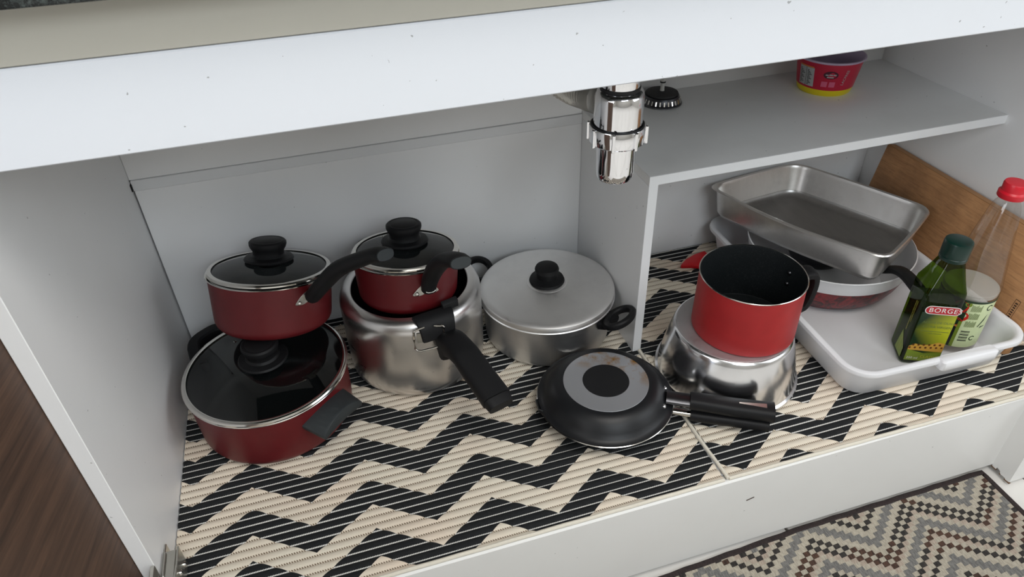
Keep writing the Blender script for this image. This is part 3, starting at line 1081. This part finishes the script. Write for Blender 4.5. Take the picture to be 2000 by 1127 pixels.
for sgn in (-1, 1):
    a = AF + sgn * 0.21
    tmp = MB().lathe([(0, 0.0026), (0.0022, 0.0022), (0.0036, 0.0008), (0.0038, 0)], 14)
    c_ = Vector((0.0945 * math.cos(a), 0.0945 * math.sin(a), 0.0436))
    nrm = Vector((math.cos(a) * 0.8, math.sin(a) * 0.8, 0.6)).normalized()
    q = Vector((0, 0, 1)).rotation_difference(nrm)
    tmp.v = [tuple(c_ + q @ Vector(p)) for p in tmp.v]
    tmp.build('rivet', 'chrome', fp)

# --- aluminium bowl, upside down
bw = thing('mixing_bowl', 'shiny aluminium bowl standing upside down on the mat', 'bowl', (0.878, 0.203, MZ))
MB().lathe([(0.1125, 0.004), (0.1165, 0.0005), (0.1178, 0.0025), (0.1170, 0.0050), (0.1135, 0.0075), (0.1125, 0.014), (0.1100, 0.028), (0.1065, 0.046), (0.1020, 0.066), (0.0970, 0.0850), (0.0952, 0.0905), (0.0932, 0.0935), (0.0905, 0.0950), (0.087, 0.0952), (0, 0.0952),
            (0, 0.0938), (0.081, 0.0938), (0.088, 0.0925), (0.096, 0.0825), (0.105, 0.050), (0.1110, 0.014)], 128, [0] * 12 + [1, 1] + [0] * 6).build('body', ['polished_aluminium', 'satin_aluminium'], bw)

# --- red milk pan standing on the bowl
mp = thing('milk_pan', 'bright red milk pan with black lining standing on the upturned bowl', 'pan', (0.8915, 0.1985, MZ + 0.0952))
pot_body(mp, 0.0815, 0.103, 0.0812, ('red_enamel', 'steel_rim', 'nonstick'), bottom_round=0.0035, lip=0.0012, wall=0.002)
mh = MB()
pp_ = spline([(0.0805, 0, 0.0865), (0.093, 0, 0.0900), (0.1020, 0, 0.0860), (0.1045, 0, 0.070), (0.1025, 0, 0.048), (0.0970, 0, 0.030), (0.0885, 0, 0.024)], 24)
mh.sweep([tuple(p) for p in pp_], lambda t: [(b_, a_) for a_, b_ in oval(0.030, 0.0135, 14, 3.4)], up=(0, 1, 0))
mh.v = az_rot(mh.v, math.radians(-7))
mh.build('handle', 'bakelite', mp)
for dz, da in ((0.077, 0.0), (0.056, 0.0)):
    tmp = MB().lathe([(0, 0.0026), (0.0022, 0.0022), (0.0038, 0.0008), (0.0040, 0)], 14)
    a = math.radians(8)
    tmp.v = [((0.0779 - p[2]) * math.cos(a) - p[0] * math.sin(a), (0.0779 - p[2]) * math.sin(a) + p[0] * math.cos(a), dz + p[1]) for p in tmp.v]
    tmp.build('rivet', 'ferrule', mp)

# --- red plastic utensil on the mat behind the milk pan
ut = MB()
ut.loft([[(-0.030, 0.000, 0.0), (-0.030, 0.004, 0.0), (-0.030, 0.004, 0.007), (-0.030, 0.000, 0.007)],
         [(-0.012, -0.008, 0.0), (-0.012, 0.012, 0.0), (-0.012, 0.012, 0.011), (-0.012, -0.008, 0.008)],
         [(0.012, -0.026, 0.0), (0.012, 0.016, 0.0), (0.012, 0.016, 0.014), (0.012, -0.026, 0.007)],
         [(0.040, -0.030, 0.0), (0.040, 0.018, 0.0), (0.040, 0.018, 0.013), (0.040, -0.030, 0.008)]])
uo = ut.build('kitchen_scoop', 'red_plastic', None, (0.978, 0.494, MZ), (0, 0, math.radians(8)), bevel=0.002)
tag(uo, 'small bright red plastic piece on the mat behind the milk pan', 'utensil')

# ------------------------------------------------------------------ white tray and its contents
TC = Vector((1.1850, 0.3015, MZ))
tr = thing('serving_tray', 'big white plastic tray with rounded corners on the right mat', 'tray', TC, math.radians(-1.8))
hx, hy = 0.1695, 0.2520
lp = [rrect(hx - 0.026, hy - 0.026, 0.028, 0.0, 8), rrect(hx - 0.021, hy - 0.021, 0.034, 0.004, 8), rrect(hx - 0.011, hy - 0.011, 0.044, 0.045, 8), rrect(hx - 0.0065, hy - 0.0065, 0.048, 0.0560, 8),
      rrect(hx - 0.001, hy - 0.001, 0.046, 0.0570, 8), rrect(hx, hy, 0.047, 0.0600, 8), rrect(hx - 0.001, hy - 0.001, 0.046, 0.0645, 8), rrect(hx - 0.005, hy - 0.005, 0.043, 0.0665, 8), rrect(hx - 0.010, hy - 0.010, 0.039, 0.0652, 8),
      rrect(hx - 0.0135, hy - 0.0135, 0.036, 0.0600, 8), rrect(hx - 0.016, hy - 0.016, 0.040, 0.045, 8), rrect(hx - 0.026, hy - 0.026, 0.026, 0.0070, 8), rrect(hx - 0.031, hy - 0.031, 0.026, 0.0035, 8)]
MB().loft(lp).build('body', 'tray_plastic', tr, smooth=50)
gp = MB().loft([rrect(0.050, 0.007, 0.005, 0.0480, 4, 0.035, -hy + 0.001), rrect(0.053, 0.009, 0.006, 0.0500, 4, 0.035, -hy + 0.001), rrect(0.053, 0.009, 0.006, 0.0645, 4, 0.035, -hy + 0.001), rrect(0.050, 0.007, 0.005, 0.0672, 4, 0.035, -hy + 0.002)])
gp.build('grip', 'tray_plastic', tr, smooth=50)
gp = MB().loft([rrect(0.050, 0.007, 0.005, 0.0480, 4, 0.0, hy - 0.001), rrect(0.053, 0.009, 0.006, 0.0500, 4, 0.0, hy - 0.001), rrect(0.053, 0.009, 0.006, 0.0645, 4, 0.0, hy - 0.001), rrect(0.050, 0.007, 0.005, 0.0672, 4, 0.0, hy - 0.002)])
gp.build('grip', 'tray_plastic', tr, smooth=50)
TZ = MZ + 0.0036

# --- wide pan: red marbled outside, white inside
wp_ = thing('wide_pan', 'wide pan, white inside and marbled dark red outside, lying in the tray', 'pan', (1.1925, 0.3760, TZ))
pr_ = [(0, 0), (0.105, 0), (0.116, 0.004), (0.127, 0.016), (0.137, 0.034), (0.1455, 0.058), (0.1490, 0.074), (0.1515, 0.0845), (0.1525, 0.0865), (0.1505, 0.0875), (0.1475, 0.080), (0.1425, 0.058), (0.133, 0.036), (0.122, 0.016), (0.11, 0.007), (0, 0.006)]
mi = [0, 0, 0, 0, 0, 1, 1, 1, 1, 1, 1, 1, 1, 1, 1]
MB().lathe(pr_, 96, mi).build('body', ['marbled_red', 'white_enamel'], wp_)

# --- small frying pan under the baking tin, only its handle shows
hp = thing('frying_pan', 'frying pan whose black handle pokes out from under the baking tin', 'pan', (1.214, 0.424, TZ + 0.0080))
MB().lathe([(0, 0), (0.044, 0), (0.050, 0.004), (0.056, 0.018), (0.060, 0.034), (0.0615, 0.036), (0.0595, 0.037), (0.054, 0.019), (0.048, 0.006), (0, 0.003)], 64).build('body', 'dark_nonstick', hp)
AI = math.radians(-90)
hh_ = MB().sweep(az_rot([tuple(p) for p in spline([(0.0575, 0, 0.030), (0.078, 0, 0.045), (0.110, 0, 0.056), (0.145, 0, 0.070), (0.170, 0, 0.082), (0.195, 0, 0.0975), (0.218, 0, 0.100), (0.248, 0, 0.092)], 24)], AI), lambda t: oval(0.020 + 0.006 * t, 0.014, 14, 2.6))
hh_.build('handle', 'bakelite', hp)

# --- rectangular baking tin
zb = 0.1655
crn = [Vector((0.9985, 0.5300)), Vector((1.1530, 0.1990)), Vector((1.3500, 0.3120)), Vector((1.2270, 0.5600))]


def tin_loop(inset, z, rad, bow, seg=7):
    """rounded quadrilateral, long near side bowed outwards"""
    cen = sum(crn, Vector((0, 0))) / 4
    out = []
    n = 4
    # inset corners
    cs = []
    for i in range(n):
        p, a, b_ = crn[i], crn[i - 1], crn[(i + 1) % n]
        d1, d2 = (a - p).normalized(), (b_ - p).normalized()
        s_ = inset / max(0.3, math.sin(d1.angle(d2)))
        cs.append(p + d1 * s_ + d2 * s_)
    for i in range(n):
        p, a, b_ = cs[i], cs[i - 1], cs[(i + 1) % n]
        d1, d2 = (a - p).normalized(), (b_ - p).normalized()
        p0, p2 = p + d1 * rad, p + d2 * rad
        for q in range(seg + 1):
            t_ = q / seg
            out.append(p0 * (1 - t_) ** 2 + p * 2 * t_ * (1 - t_) + p2 * t_ ** 2)
        # points along the side to the next corner
        nx = cs[(i + 1) % n]
        d3 = (p - nx).normalized()
        e0, e1 = p2, nx + d3 * rad
        nrm = Vector((e1 - e0).yx) * Vector((1, -1)) if False else Vector(((e1 - e0).y, -(e1 - e0).x)).normalized()
        for q in range(1, 8):
            t_ = q / 8
            bb = bow if i == 0 else bow * 0.12
            out.append(e0.lerp(e1, t_) - nrm * (-bb) * math.sin(PI * t_) * (1 if i == 0 else 1) if False else e0.lerp(e1, t_) + (-nrm if (e0.lerp(e1, .5) - nrm - cen).length > (e0.lerp(e1, .5) + nrm - cen).length else nrm) * bb * math.sin(PI * t_))
    return [(q.x, q.y, z) for q in out]


bt = thing('baking_tin', 'rectangular aluminium baking tin resting on the white-lined pan', 'baking tin', (0, 0, 0))
lps = [tin_loop(0.024, zb - 0.0655, 0.026, 0.006), tin_loop(0.016, zb - 0.0625, 0.030, 0.008), tin_loop(0.0115, zb - 0.053, 0.032, 0.010), tin_loop(0.006, zb - 0.006, 0.036, 0.014), tin_loop(0.002, zb - 0.0035, 0.036, 0.016), tin_loop(0.0, zb - 0.0015, 0.036, 0.017),
       tin_loop(0.0015, zb + 0.0005, 0.036, 0.016), tin_loop(0.006, zb - 0.0005, 0.036, 0.014), tin_loop(0.0085, zb - 0.006, 0.036, 0.013), tin_loop(0.0135, zb - 0.052, 0.030, 0.009), tin_loop(0.019, zb - 0.0605, 0.028, 0.007), tin_loop(0.028, zb - 0.0635, 0.024, 0.005)]
tb = MB().loft(lps)
nl = len(lps[0])
tb.m[-1] = 1
for q in range(2 * nl):
    tb.m[-3 - q] = 1
tb.build('body', ['baking_aluminium', 'tin_floor'], bt, smooth=50)
# worn stamped marks pressed in the near rim
mk = MB()
c0, c1 = crn[0], crn[1]
rg = random.Random(5)
dr = (c1 - c0).normalized()
nrm = Vector((-dr.y, dr.x))
for i in range(13):
    s0 = 0.40 + i * 0.012
    p = c0.lerp(c1, s0) + nrm * (0.0030 - 0.0165 * math.sin(PI * s0) + 0.004)
    a = dr * 0.0012
    b_ = nrm * (0.0012 + 0.0012 * rg.random())
    mk.add([(*(p - a - b_), zb - 0.0018), (*(p + a - b_ * rg.random()), zb - 0.0018), (*(p + a + b_), zb - 0.0024), (*(p - a + b_ * rg.random()), zb - 0.0024)], [(0, 1, 2, 3)])
mk.build('stamped_mark', 'burnt_ink', bt, smooth=0)

# --- square green oil bottle
BO = (1.200, 0.130, TZ)
FA = math.radians(243)
ob = thing('oil_bottle', 'square dark green glass bottle with green cap and yellow label in tray', 'bottle', BO, FA + PI / 2)
# local frame: -y faces the label side
hw = 0.031


def sq(h, rad, z):
    return rrect(h, h, rad, z, 5)


def morph(h, rr, t, z):
    a, b_ = rrect(h, h, 0.009, z, 5), []
    for p in a:
        ang = math.atan2(p[1], p[0])
        b_.append((p[0] * (1 - t) + rr * math.cos(ang) * t, p[1] * (1 - t) + rr * math.sin(ang) * t, z))
    return b_


loops = [sq(hw - 0.005, 0.006, 0.0), sq(hw - 0.001, 0.008, 0.003), sq(hw, 0.009, 0.007), sq(hw, 0.009, 0.060), sq(hw, 0.009, 0.130)]
for t_, z_ in ((0.05, 0.140), (0.15, 0.148), (0.32, 0.158), (0.52, 0.170), (0.72, 0.182), (0.88, 0.192), (1.0, 0.199)):
    rr = 0.0335 + (0.0178 - 0.0335) * ((z_ - 0.140) / 0.059)
    loops.append(morph(hw - 0.012 * max(0, (z_ - 0.148) / 0.05), rr, t_, z_))
loops.append(morph(0.0178, 0.0172, 1.0, 0.206))
MB().loft(loops, True, True).build('glass', 'green_glass', ob, smooth=45)
MB().loft([sq(hw - 0.008, 0.005, 0.004), sq(hw - 0.003, 0.007, 0.009), sq(hw - 0.003, 0.007, 0.118)]).build('oil', 'olive_oil', ob, smooth=45)
MB().lathe([(0.0185, 0.1975), (0.0200, 0.1975), (0.0204, 0.1990), (0.0204, 0.2030), (0.0196, 0.2040), (0.0204, 0.2050), (0.0205, 0.2265), (0.0195, 0.2295), (0.0165, 0.2310), (0, 0.2312)], 48).build('cap', 'cap_green', ob)
fnf = flat((0, -hw - 0.0004, 0), (1, 0, 0), (0, 0, 1))
lb = MB()
grid_patch(lb, fnf, -0.0265, 0.0265, 0.010, 0.112, 6, 8)
lab = lb.build('label', 'oil_label', ob, smooth=0)
fnf2 = flat((0, -hw - 0.0007, 0), (1, 0, 0), (0, 0, 1))
fnf3 = flat((0, -hw - 0.0010, 0), (1, 0, 0), (0, 0, 1))
fnf4 = flat((0, -hw - 0.0013, 0), (1, 0, 0), (0, 0, 1))


def pill(fn, cx, cz, w, h, curve=0.0):
    """banner with round ends, gently arched"""
    pts = []
    for i in range(9):
        a = PI / 2 + PI * i / 8
        pts.append((cx - w / 2 + h / 2 + h / 2 * math.cos(a), cz + h / 2 * math.sin(a)))
    for i in range(9):
        a = -PI / 2 + PI * i / 8
        pts.append((cx + w / 2 - h / 2 + h / 2 * math.cos(a), cz + h / 2 * math.sin(a)))
    return [fn(u, v + curve * (1 - (2 * (u - cx) / w) ** 2)) for u, v in pts]


pb = MB().add(pill(fnf2, 0.003, 0.117, 0.054, 0.0165, 0.0), [tuple(range(18))], 0)
pb.add(pill(fnf3, 0.003, 0.117, 0.0515, 0.0138, 0.0), [tuple(range(18))], 1)
text_on(pb, fnf4, 'BORGES', 0.0125, 0.006, 0.117, 0, 'CENTER', 1.1)
pb.build('brand_badge', ['print_white', 'print_red'], lab, smooth=0)
tx = MB()
text_on(tx, fnf2, 'ACEITE DE OLIVA', 0.0062, 0.004, 0.092, 0)
text_on(tx, fnf2, 'EXTRA VIRGEN', 0.0064, 0.004, 0.083, 0)
tx.add([fnf2(-0.018, 0.0735), fnf2(0.024, 0.0735), fnf2(0.024, 0.0745), fnf2(-0.018, 0.0745)], [(0, 1, 2, 3)])
text_on(tx, fnf2, '100% ITALIAN', 0.0034, 0.004, 0.0695, 0)
tx.build('lettering', 'print_dimgreen', lab, smooth=0)
gr = MB()
# grove picture: olive band with dark tree crowns
band = [(-0.0265, 0.040), (-0.018, 0.046), (-0.006, 0.044), (0.006, 0.047), (0.016, 0.052), (0.0265, 0.050)]
gr.add([fnf2(u, v) for u, v in band] + [fnf2(u, 0.032) for u, v in reversed(band)], [tuple(range(12))], 0)
for i in range(13):
    u = -0.0245 + i * 0.0040
    v = 0.0375 + 0.006 * (i % 2) + 0.0003 * i
    gr.add([fnf3(u + 0.0019 * math.cos(a * PI / 4), v + 0.0021 * math.sin(a * PI / 4)) for a in range(8)], [tuple(range(8))], 1)
gr.build('grove_print', ['print_gold', 'print_brown'], lab, smooth=0)
gl_ = MB()
gl_.add([fnf2(-0.0265, 0.010), fnf2(0.0265, 0.010), fnf2(0.0265, 0.031), fnf2(0.0, 0.027), fnf2(-0.0265, 0.033)], [(0, 1, 2, 3, 4)], 0)
text_on(gl_, fnf3, '250 ml', 0.0064, -0.015, 0.0155, 1)
text_on(gl_, fnf3, 'CLASSIC', 0.0072, 0.010, 0.0195, 2)
gl_.build('foot_print', ['print_limegreen', 'print_white', 'print_yellow'], lab, smooth=0)
# back label on the left face
fnl = flat((-hw - 0.0004, 0, 0), (0, -1, 0), (0, 0, 1))
ll = MB()
ll.add([fnl(-0.004, 0.010), fnl(0.026, 0.010), fnl(0.026, 0.030), fnl(0.015, 0.042), fnl(0.004, 0.054)], [(0, 1, 2, 3, 4)], 0)
fnl2 = flat((-hw - 0.0007, 0, 0), (0, -1, 0), (0, 0, 1))


def vtext(mb, fn, body, size, u, v, mi):
    tv, tf = text_polys(body, size, 'CENTER')
    mb.add([fn(u - b_, v + a) for a, b_ in tv], tf, mi)


vtext(ll, fnl2, 'INFORMACION NUTRICIONAL', 0.0044, 0.012, 0.090, 1)
vtext(ll, fnl2, 'CONSERVAR EN LUGAR', 0.0040, 0.017, 0.100, 1)
vtext(ll, fnl2, 'PRODUCTO DE', 0.0036, 0.010, 0.028, 1)
vtext(ll, fnl2, 'ESPAÑA', 0.0036, 0.016, 0.025, 1)
ll.build('side_label', ['print_limegreen', 'print_yellow'], ob, smooth=0)

# --- tall clear bottle with red cap
CB = (1.2830, 0.1420, TZ)
cbt = thing('vinegar_bottle', 'empty clear plastic bottle with red cap and pale green label', 'bottle', CB)
MB().lathe([(0, 0.003), (0.030, 0.0), (0.038, 0.001), (0.0415, 0.006), (0.0420, 0.014), (0.0415, 0.020), (0.0415, 0.112), (0.0425, 0.116), (0.0430, 0.122), (0.0425, 0.129), (0.0405, 0.140), (0.0360, 0.170), (0.0305, 0.205), (0.0255, 0.238),
            (0.0215, 0.262), (0.0185, 0.272), (0.0155, 0.277), (0.0150, 0.282), (0.0168, 0.283), (0.0168, 0.285), (0.0140, 0.286), (0.0140, 0.300), (0.0125, 0.301)], 64).build('body', 'clear_plastic', cbt)
MB().lathe([(0.0, 0.1215), (0.0405, 0.1215), (0.0412, 0.1205), (0.0409, 0.1140), (0.0405, 0.1140), (0.0405, 0.1190), (0.0, 0.1190)], 48).build('inner_floor', 'cloudy_plastic', cbt)
MB().lathe([(0.0188, 0.2840), (0.0195, 0.2850), (0.0195, 0.2925), (0.0180, 0.2935), (0.0165, 0.2955), (0.0168, 0.3060), (0.0155, 0.3085), (0, 0.3090)], 48).build('cap', 'cap_red', cbt)
ca = math.radians(231)
fr_ = lambda off: wrap(lambda z_: 0.0418, ca, 0.0, off)
L0 = MB()
grid_patch(L0, fr_(0.0002), -0.070, 0.060, 0.016, 0.112, 36, 1, 0)
lab2 = L0.build('label', 'print_lightgreen', cbt)
pic = MB()
f1, f2, f3 = fr_(0.0005), fr_(0.0008), fr_(0.0011)
grid_patch(pic, f1, -0.045, -0.002, 0.016, 0.112, 12, 1, 0)
for u, v, rr, mm in ((-0.012, 0.098, 0.011, 1), (-0.005, 0.080, 0.009, 1), (-0.024, 0.104, 0.008, 2), (-0.020, 0.084, 0.007, 2), (-0.010, 0.068, 0.008, 1), (-0.003, 0.105, 0.005, 2)):
    ff = fr_(0.0006 + 0.00005 * (u * -100))
    pic.add([ff(u + rr * math.cos(a * PI / 8), v + rr * math.sin(a * PI / 8)) for a in range(16)], [tuple(range(16))], mm)
grid_patch(pic, f3, -0.030, -0.008, 0.022, 0.058, 5, 1, 3)
grid_patch(pic, f2, -0.031, -0.007, 0.057, 0.061, 5, 1, 4)
for i in range(4):
    grid_patch(pic, fr_(0.0013), -0.027, -0.011, 0.030 + i * 0.006, 0.032 + i * 0.006, 3, 1, 5)
grid_patch(pic, f2, -0.007, -0.002, 0.016, 0.070, 2, 1, 6)
pic.build('picture_print', ['print_darkgreen', 'print_tomato', 'print_limegreen', 'print_black', 'print_orange', 'print_gold', 'print_limegreen'], lab2)
tx = MB()
rg = random.Random(11)
for row in range(10):               # columns of small print, set sideways
    for col_ in range(3):
        v0 = 0.060 + col_ * 0.016
        ln = 0.010 + 0.004 * rg.random()
        u0 = 0.003 + row * 0.0017
        grid_patch(tx, f1, u0, u0 + 0.0008, v0, v0 + ln, 1, 1, 0)
for i in range(11):                 # bar code
    v0 = 0.030 + i * 0.0021
    grid_patch(tx, f1, 0.002, 0.016, v0, v0 + 0.0006 + 0.0010 * (i % 3 == 0), 2, 1, 1)
# round-arrow emblem and flourish
for (u, v, rr) in ((0.034, 0.098, 0.006), (0.024, 0.036, 0.005)):
    for i in range(10):
        a0, a1 = 0.5 + i * 0.5, 0.5 + (i + 1) * 0.5
        tx.add([f1(u + q * math.cos(a), v + q * math.sin(a)) for a, q in ((a0, rr), (a1, rr), (a1, rr * 0.68), (a0, rr * 0.68))], [(0, 1, 2, 3)], 2)
tx.add([f1(0.024, 0.060), f1(0.026, 0.060), f1(0.033, 0.072), f1(0.036, 0.085), f1(0.031, 0.074)], [(0, 1, 2, 3, 4)], 2)
tx.add([f1(0.030, 0.056), f1(0.040, 0.058), f1(0.040, 0.0595), f1(0.031, 0.060)], [(0, 1, 2, 3)], 2)
tx.build('small_print', ['print_dimgreen', 'print_black', 'print_darkgreen'], lab2)
rim_ = MB()
grid_patch(rim_, f2, -0.070, 0.060, 0.1085, 0.1125, 36, 1, 0)
rim_.build('label_border', 'print_darkgreen', lab2)
rim_ = MB()
grid_patch(rim_, f2, -0.070, -0.002, 0.016, 0.0195, 18, 1, 0)
rim_.build('label_border', 'print_darkgreen', lab2)

# --- wooden cutting board leaning on the right wall
cb = thing('cutting_board', 'worn brown wooden cutting board leaning against the right side panel', 'cutting board', (1.3410, 0.0800, MZ))
th_ = math.atan2(0.036, 0.203)
cb.rotation_euler = (0, th_, -0.021)
bb = MB().box((0, 0, 0), (0.018, 0.417, 0.206))
bb.build('board', 'cutting_board_wood', cb, bevel=0.003)
MB().box((0.0012, 0.003, 0.2054), (0.0168, 0.414, 0.2066)).build('top_edge', 'board_edge', cb, smooth=0)
sp_ = MB()
fs = flat((-0.0003, 0, 0), (0, -1, 0), (0, 0, 1))
u0, v0 = -0.027, 0.075
for (a0, a1, b0, b1) in ((-0.005, 0.005, -0.021, -0.020), (-0.005, 0.005, 0.020, 0.021), (-0.005, -0.0043, -0.02, 0.02), (0.0043, 0.005, -0.02, 0.02)):
    sp_.add([fs(u0 + a0, v0 + b0), fs(u0 + a1, v0 + b0), fs(u0 + a1, v0 + b1), fs(u0 + a0, v0 + b1)], [(0, 1, 2, 3)])
for i in range(8):
    v1 = v0 - 0.017 + i * 0.0043
    sp_.add([fs(u0 - 0.0025, v1), fs(u0 + 0.0025, v1), fs(u0 + 0.002, v1 + 0.0024), fs(u0 - 0.0025, v1 + 0.002)], [(0, 1, 2, 3)])
sp_.build('burnt_stamp', 'burnt_ink', cb, smooth=0)

# ------------------------------------------------------------------ on the shelf
cup = thing('dessert_tub', 'empty pink-red plastic tub with yellow base standing on the shelf', 'tub', (1.2015, 0.5035, ZS))


def rcup(z_):
    return 0.0475 + (0.0565 - 0.0475) * z_ / 0.060


pr_ = [(0, 0.001), (0.040, 0.001), (0.0445, 0.0), (0.0465, 0.002), (rcup(0.012), 0.012), (rcup(0.057), 0.057), (rcup(0.060), 0.060), (0.0585, 0.0605), (0.0600, 0.0620), (0.0595, 0.0640), (0.0570, 0.0645), (0.0555, 0.062), (0.0455, 0.003), (0, 0.003)]
mi = [0, 0, 0, 0, 1, 1, 2, 2, 2, 2, 2, 2, 2]
MB().lathe(pr_, 72, mi).build('body', ['cup_yellow', 'print_magenta', 'cup_lilac'], cup)
fc0 = lambda az, off: wrap(rcup, math.radians(az), 0.0, off)
lbm = MB()
g1 = fc0(194, 0.0004)
grid_patch(lbm, g1, -0.019, 0.013, 0.016, 0.050, 8, 2, 0)
g2 = fc0(194, 0.0007)
grid_patch(lbm, g2, -0.019, 0.012, 0.0505, 0.0525, 8, 1, 4)
for i in range(11):
    w_ = 0.004 + 0.008 * ((i * 37) % 10) / 10
    grid_patch(lbm, g2, -0.017, -0.017 + w_, 0.0185 + i * 0.0026, 0.0197 + i * 0.0026, 3, 1, 1)
    grid_patch(lbm, g2, 0.000, 0.000 + w_ * 0.8, 0.0185 + i * 0.0026, 0.0197 + i * 0.0026, 3, 1, 1)
grid_patch(lbm, g2, -0.0030, -0.0022, 0.016, 0.050, 1, 1, 1)
lbm.build('nutrition_panel', ['print_grey', 'print_black', 'print_white', 'print_red', 'print_orange'], cup)
lg = MB()
g3, g4 = fc0(238, 0.0004), fc0(238, 0.0007)
lg.add([g3(0.0125 * math.cos(a * PI / 12), 0.0415 + 0.0072 * math.sin(a * PI / 12)) for a in range(24)], [tuple(range(24))], 0)
for u0_, u1_, v0_ in ((-0.009, -0.004, 0.0405), (-0.003, 0.003, 0.0410), (0.004, 0.009, 0.0410), (-0.006, 0.005, 0.0365)):
    grid_patch(lg, g4, u0_, u1_, v0_, v0_ + 0.0022, 2, 1, 1)
grid_patch(lg, g3, -0.013, -0.003, 0.019, 0.029, 3, 1, 2)
grid_patch(lg, g3, 0.000, 0.010, 0.019, 0.029, 3, 1, 2)
lg.build('emblem', ['print_oval', 'print_grey', 'print_pink'], cup)
tw_ = MB()
tv, tf = text_polys('LACFREE', 0.0072, 'CENTER')
g5 = wrap(rcup, math.radians(266), 0.0365, 0.0005, math.radians(80))
tw_.add([g5(a, b_) for a, b_ in tv], tf)
tw_.build('lettering', 'print_grey', cup)

# sink strainer
st_ = thing('sink_strainer', 'black and steel sink strainer basket set down on the shelf', 'strainer', (0.8925, 0.5445, ZS))
MB().lathe([(0.0, 0.0008), (0.034, 0.0), (0.0372, 0.0012), (0.0370, 0.0030), (0.0350, 0.0048), (0.0325, 0.0120), (0.0300, 0.0160), (0.0, 0.0160)], 60).build('basket', 'ferrule', st_)
sl = MB()
for i in range(30):
    a = 2 * PI * i / 30
    q = MB().box((0.0318, -0.0011, 0.0055), (0.0362, 0.0011, 0.0125))
    sl.add(az_rot([(p[0] - (p[2] - 0.0055) * 0.36, p[1], p[2]) for p in q.v], a), q.f)
so_ = sl.build('basket_slots', 'steel_rim', st_, smooth=0)
so_['kind'] = 'stuff'
MB().lathe([(0, 0.0160), (0.0285, 0.0160), (0.0295, 0.0175), (0.0285, 0.0195), (0.018, 0.0212), (0.008, 0.0220), (0, 0.0220)], 48).build('rubber_seal', 'black_rubber', st_)
stem = MB().lathe([(0, 0.0220), (0.0040, 0.0220), (0.0036, 0.0250), (0.0036, 0.0390), (0.0046, 0.0392), (0.0046, 0.0420), (0.0040, 0.0440), (0, 0.0445)], 20)
sto = stem.build('stem', 'white_plastic', st_)
MB().lathe([(0.0034, 0.0362), (0.0050, 0.0366), (0.0050, 0.0388), (0.0034, 0.0392)], 20, closed=True).build('stem_ring', 'black_rubber', sto)

# ------------------------------------------------------------------ bottle trap and hose
TX, TY = 0.6705, 0.250
tp_ = thing('bottle_trap', 'chrome bottle trap hanging down from under the sink', 'trap', (TX, TY, 0.3790))
z_ = 0.0
MB().lathe([(0, 0.0), (0.018, 0.0005), (0.0235, 0.003), (0.0255, 0.008), (0.0260, 0.016), (0.0268, 0.070), (0.0268, 0.078)], 56).build('lower_cup', 'spotted_chrome', tp_)
MB().lathe([(0.0268, 0.0560), (0.0350, 0.0560), (0.0368, 0.0580), (0.0372, 0.0640), (0.0376, 0.0780), (0.0368, 0.0800), (0.0335, 0.0800), (0.0330, 0.0780)], 56).build('union_nut', 'chrome', tp_)
no = [c_ for c_ in tp_.children if c_.name.startswith('union_nut')][0]
for i in range(8):
    a = 2 * PI * i / 8 + 0.25
    q = MB().box((0.0365, -0.0022, 0.0555), (0.0405, 0.0022, 0.0805))
    q.v = az_rot(q.v, a)
    q.build('lug', 'chrome', no, bevel=0.0008, bseg=1)
MB().lathe([(0.0330, 0.0785), (0.0352, 0.0785), (0.0352, 0.0808), (0.0330, 0.0808)], 48, closed=True).build('gasket', 'black_rubber', no)
MB().lathe([(0.0322, 0.0740), (0.0322, 0.1080), (0.0320, 0.1180), (0.0308, 0.1235), (0.0282, 0.1265), (0.0262, 0.1275), (0.0, 0.1280)], 56).build('upper_body', 'spotted_chrome', tp_)
MB().lathe([(0.0, 0.1272), (0.0258, 0.1272), (0.0262, 0.1290), (0.0262, 0.1312), (0.0, 0.1312)], 48).build('collar_gasket', 'black_rubber', tp_)
MB().lathe([(0.0, 0.1312), (0.0250, 0.1312), (0.0254, 0.1330), (0.0254, 0.1440), (0.0262, 0.1450), (0.0262, 0.1620), (0.0250, 0.1635), (0.0165, 0.1640), (0.0165, 0.3370), (0, 0.3370)], 48).build('tailpiece', 'chrome', tp_)
for i in range(10):
    a = 2 * PI * i / 10
    q = MB().box((0.0255, -0.0018, 0.1455), (0.0285, 0.0018, 0.1615))
    q.v = az_rot(q.v, a)
    q.build('lug', 'chrome', [c_ for c_ in tp_.children if c_.name.startswith('tailpiece')][0], bevel=0.0006, bseg=1)
# ribbed drain hose running back to the wall
hpts = spline([(0.655, 0.279, 0.4840), (0.648, 0.305, 0.4815), (0.640, 0.345, 0.4765), (0.632, 0.40, 0.4760), (0.628, 0.48, 0.482), (0.626, 0.594, 0.486)], 150)
hz = MB().tube([tuple(p) for p in hpts], lambda t: 0.0180 + 0.0030 * math.sin(t * 2 * PI * 30), 20)
hz_o = hz.build('drain_hose', 'hose_plastic', smooth=60)
tag(hz_o, 'ribbed pale drain hose running from the chrome trap to the back', 'hose')
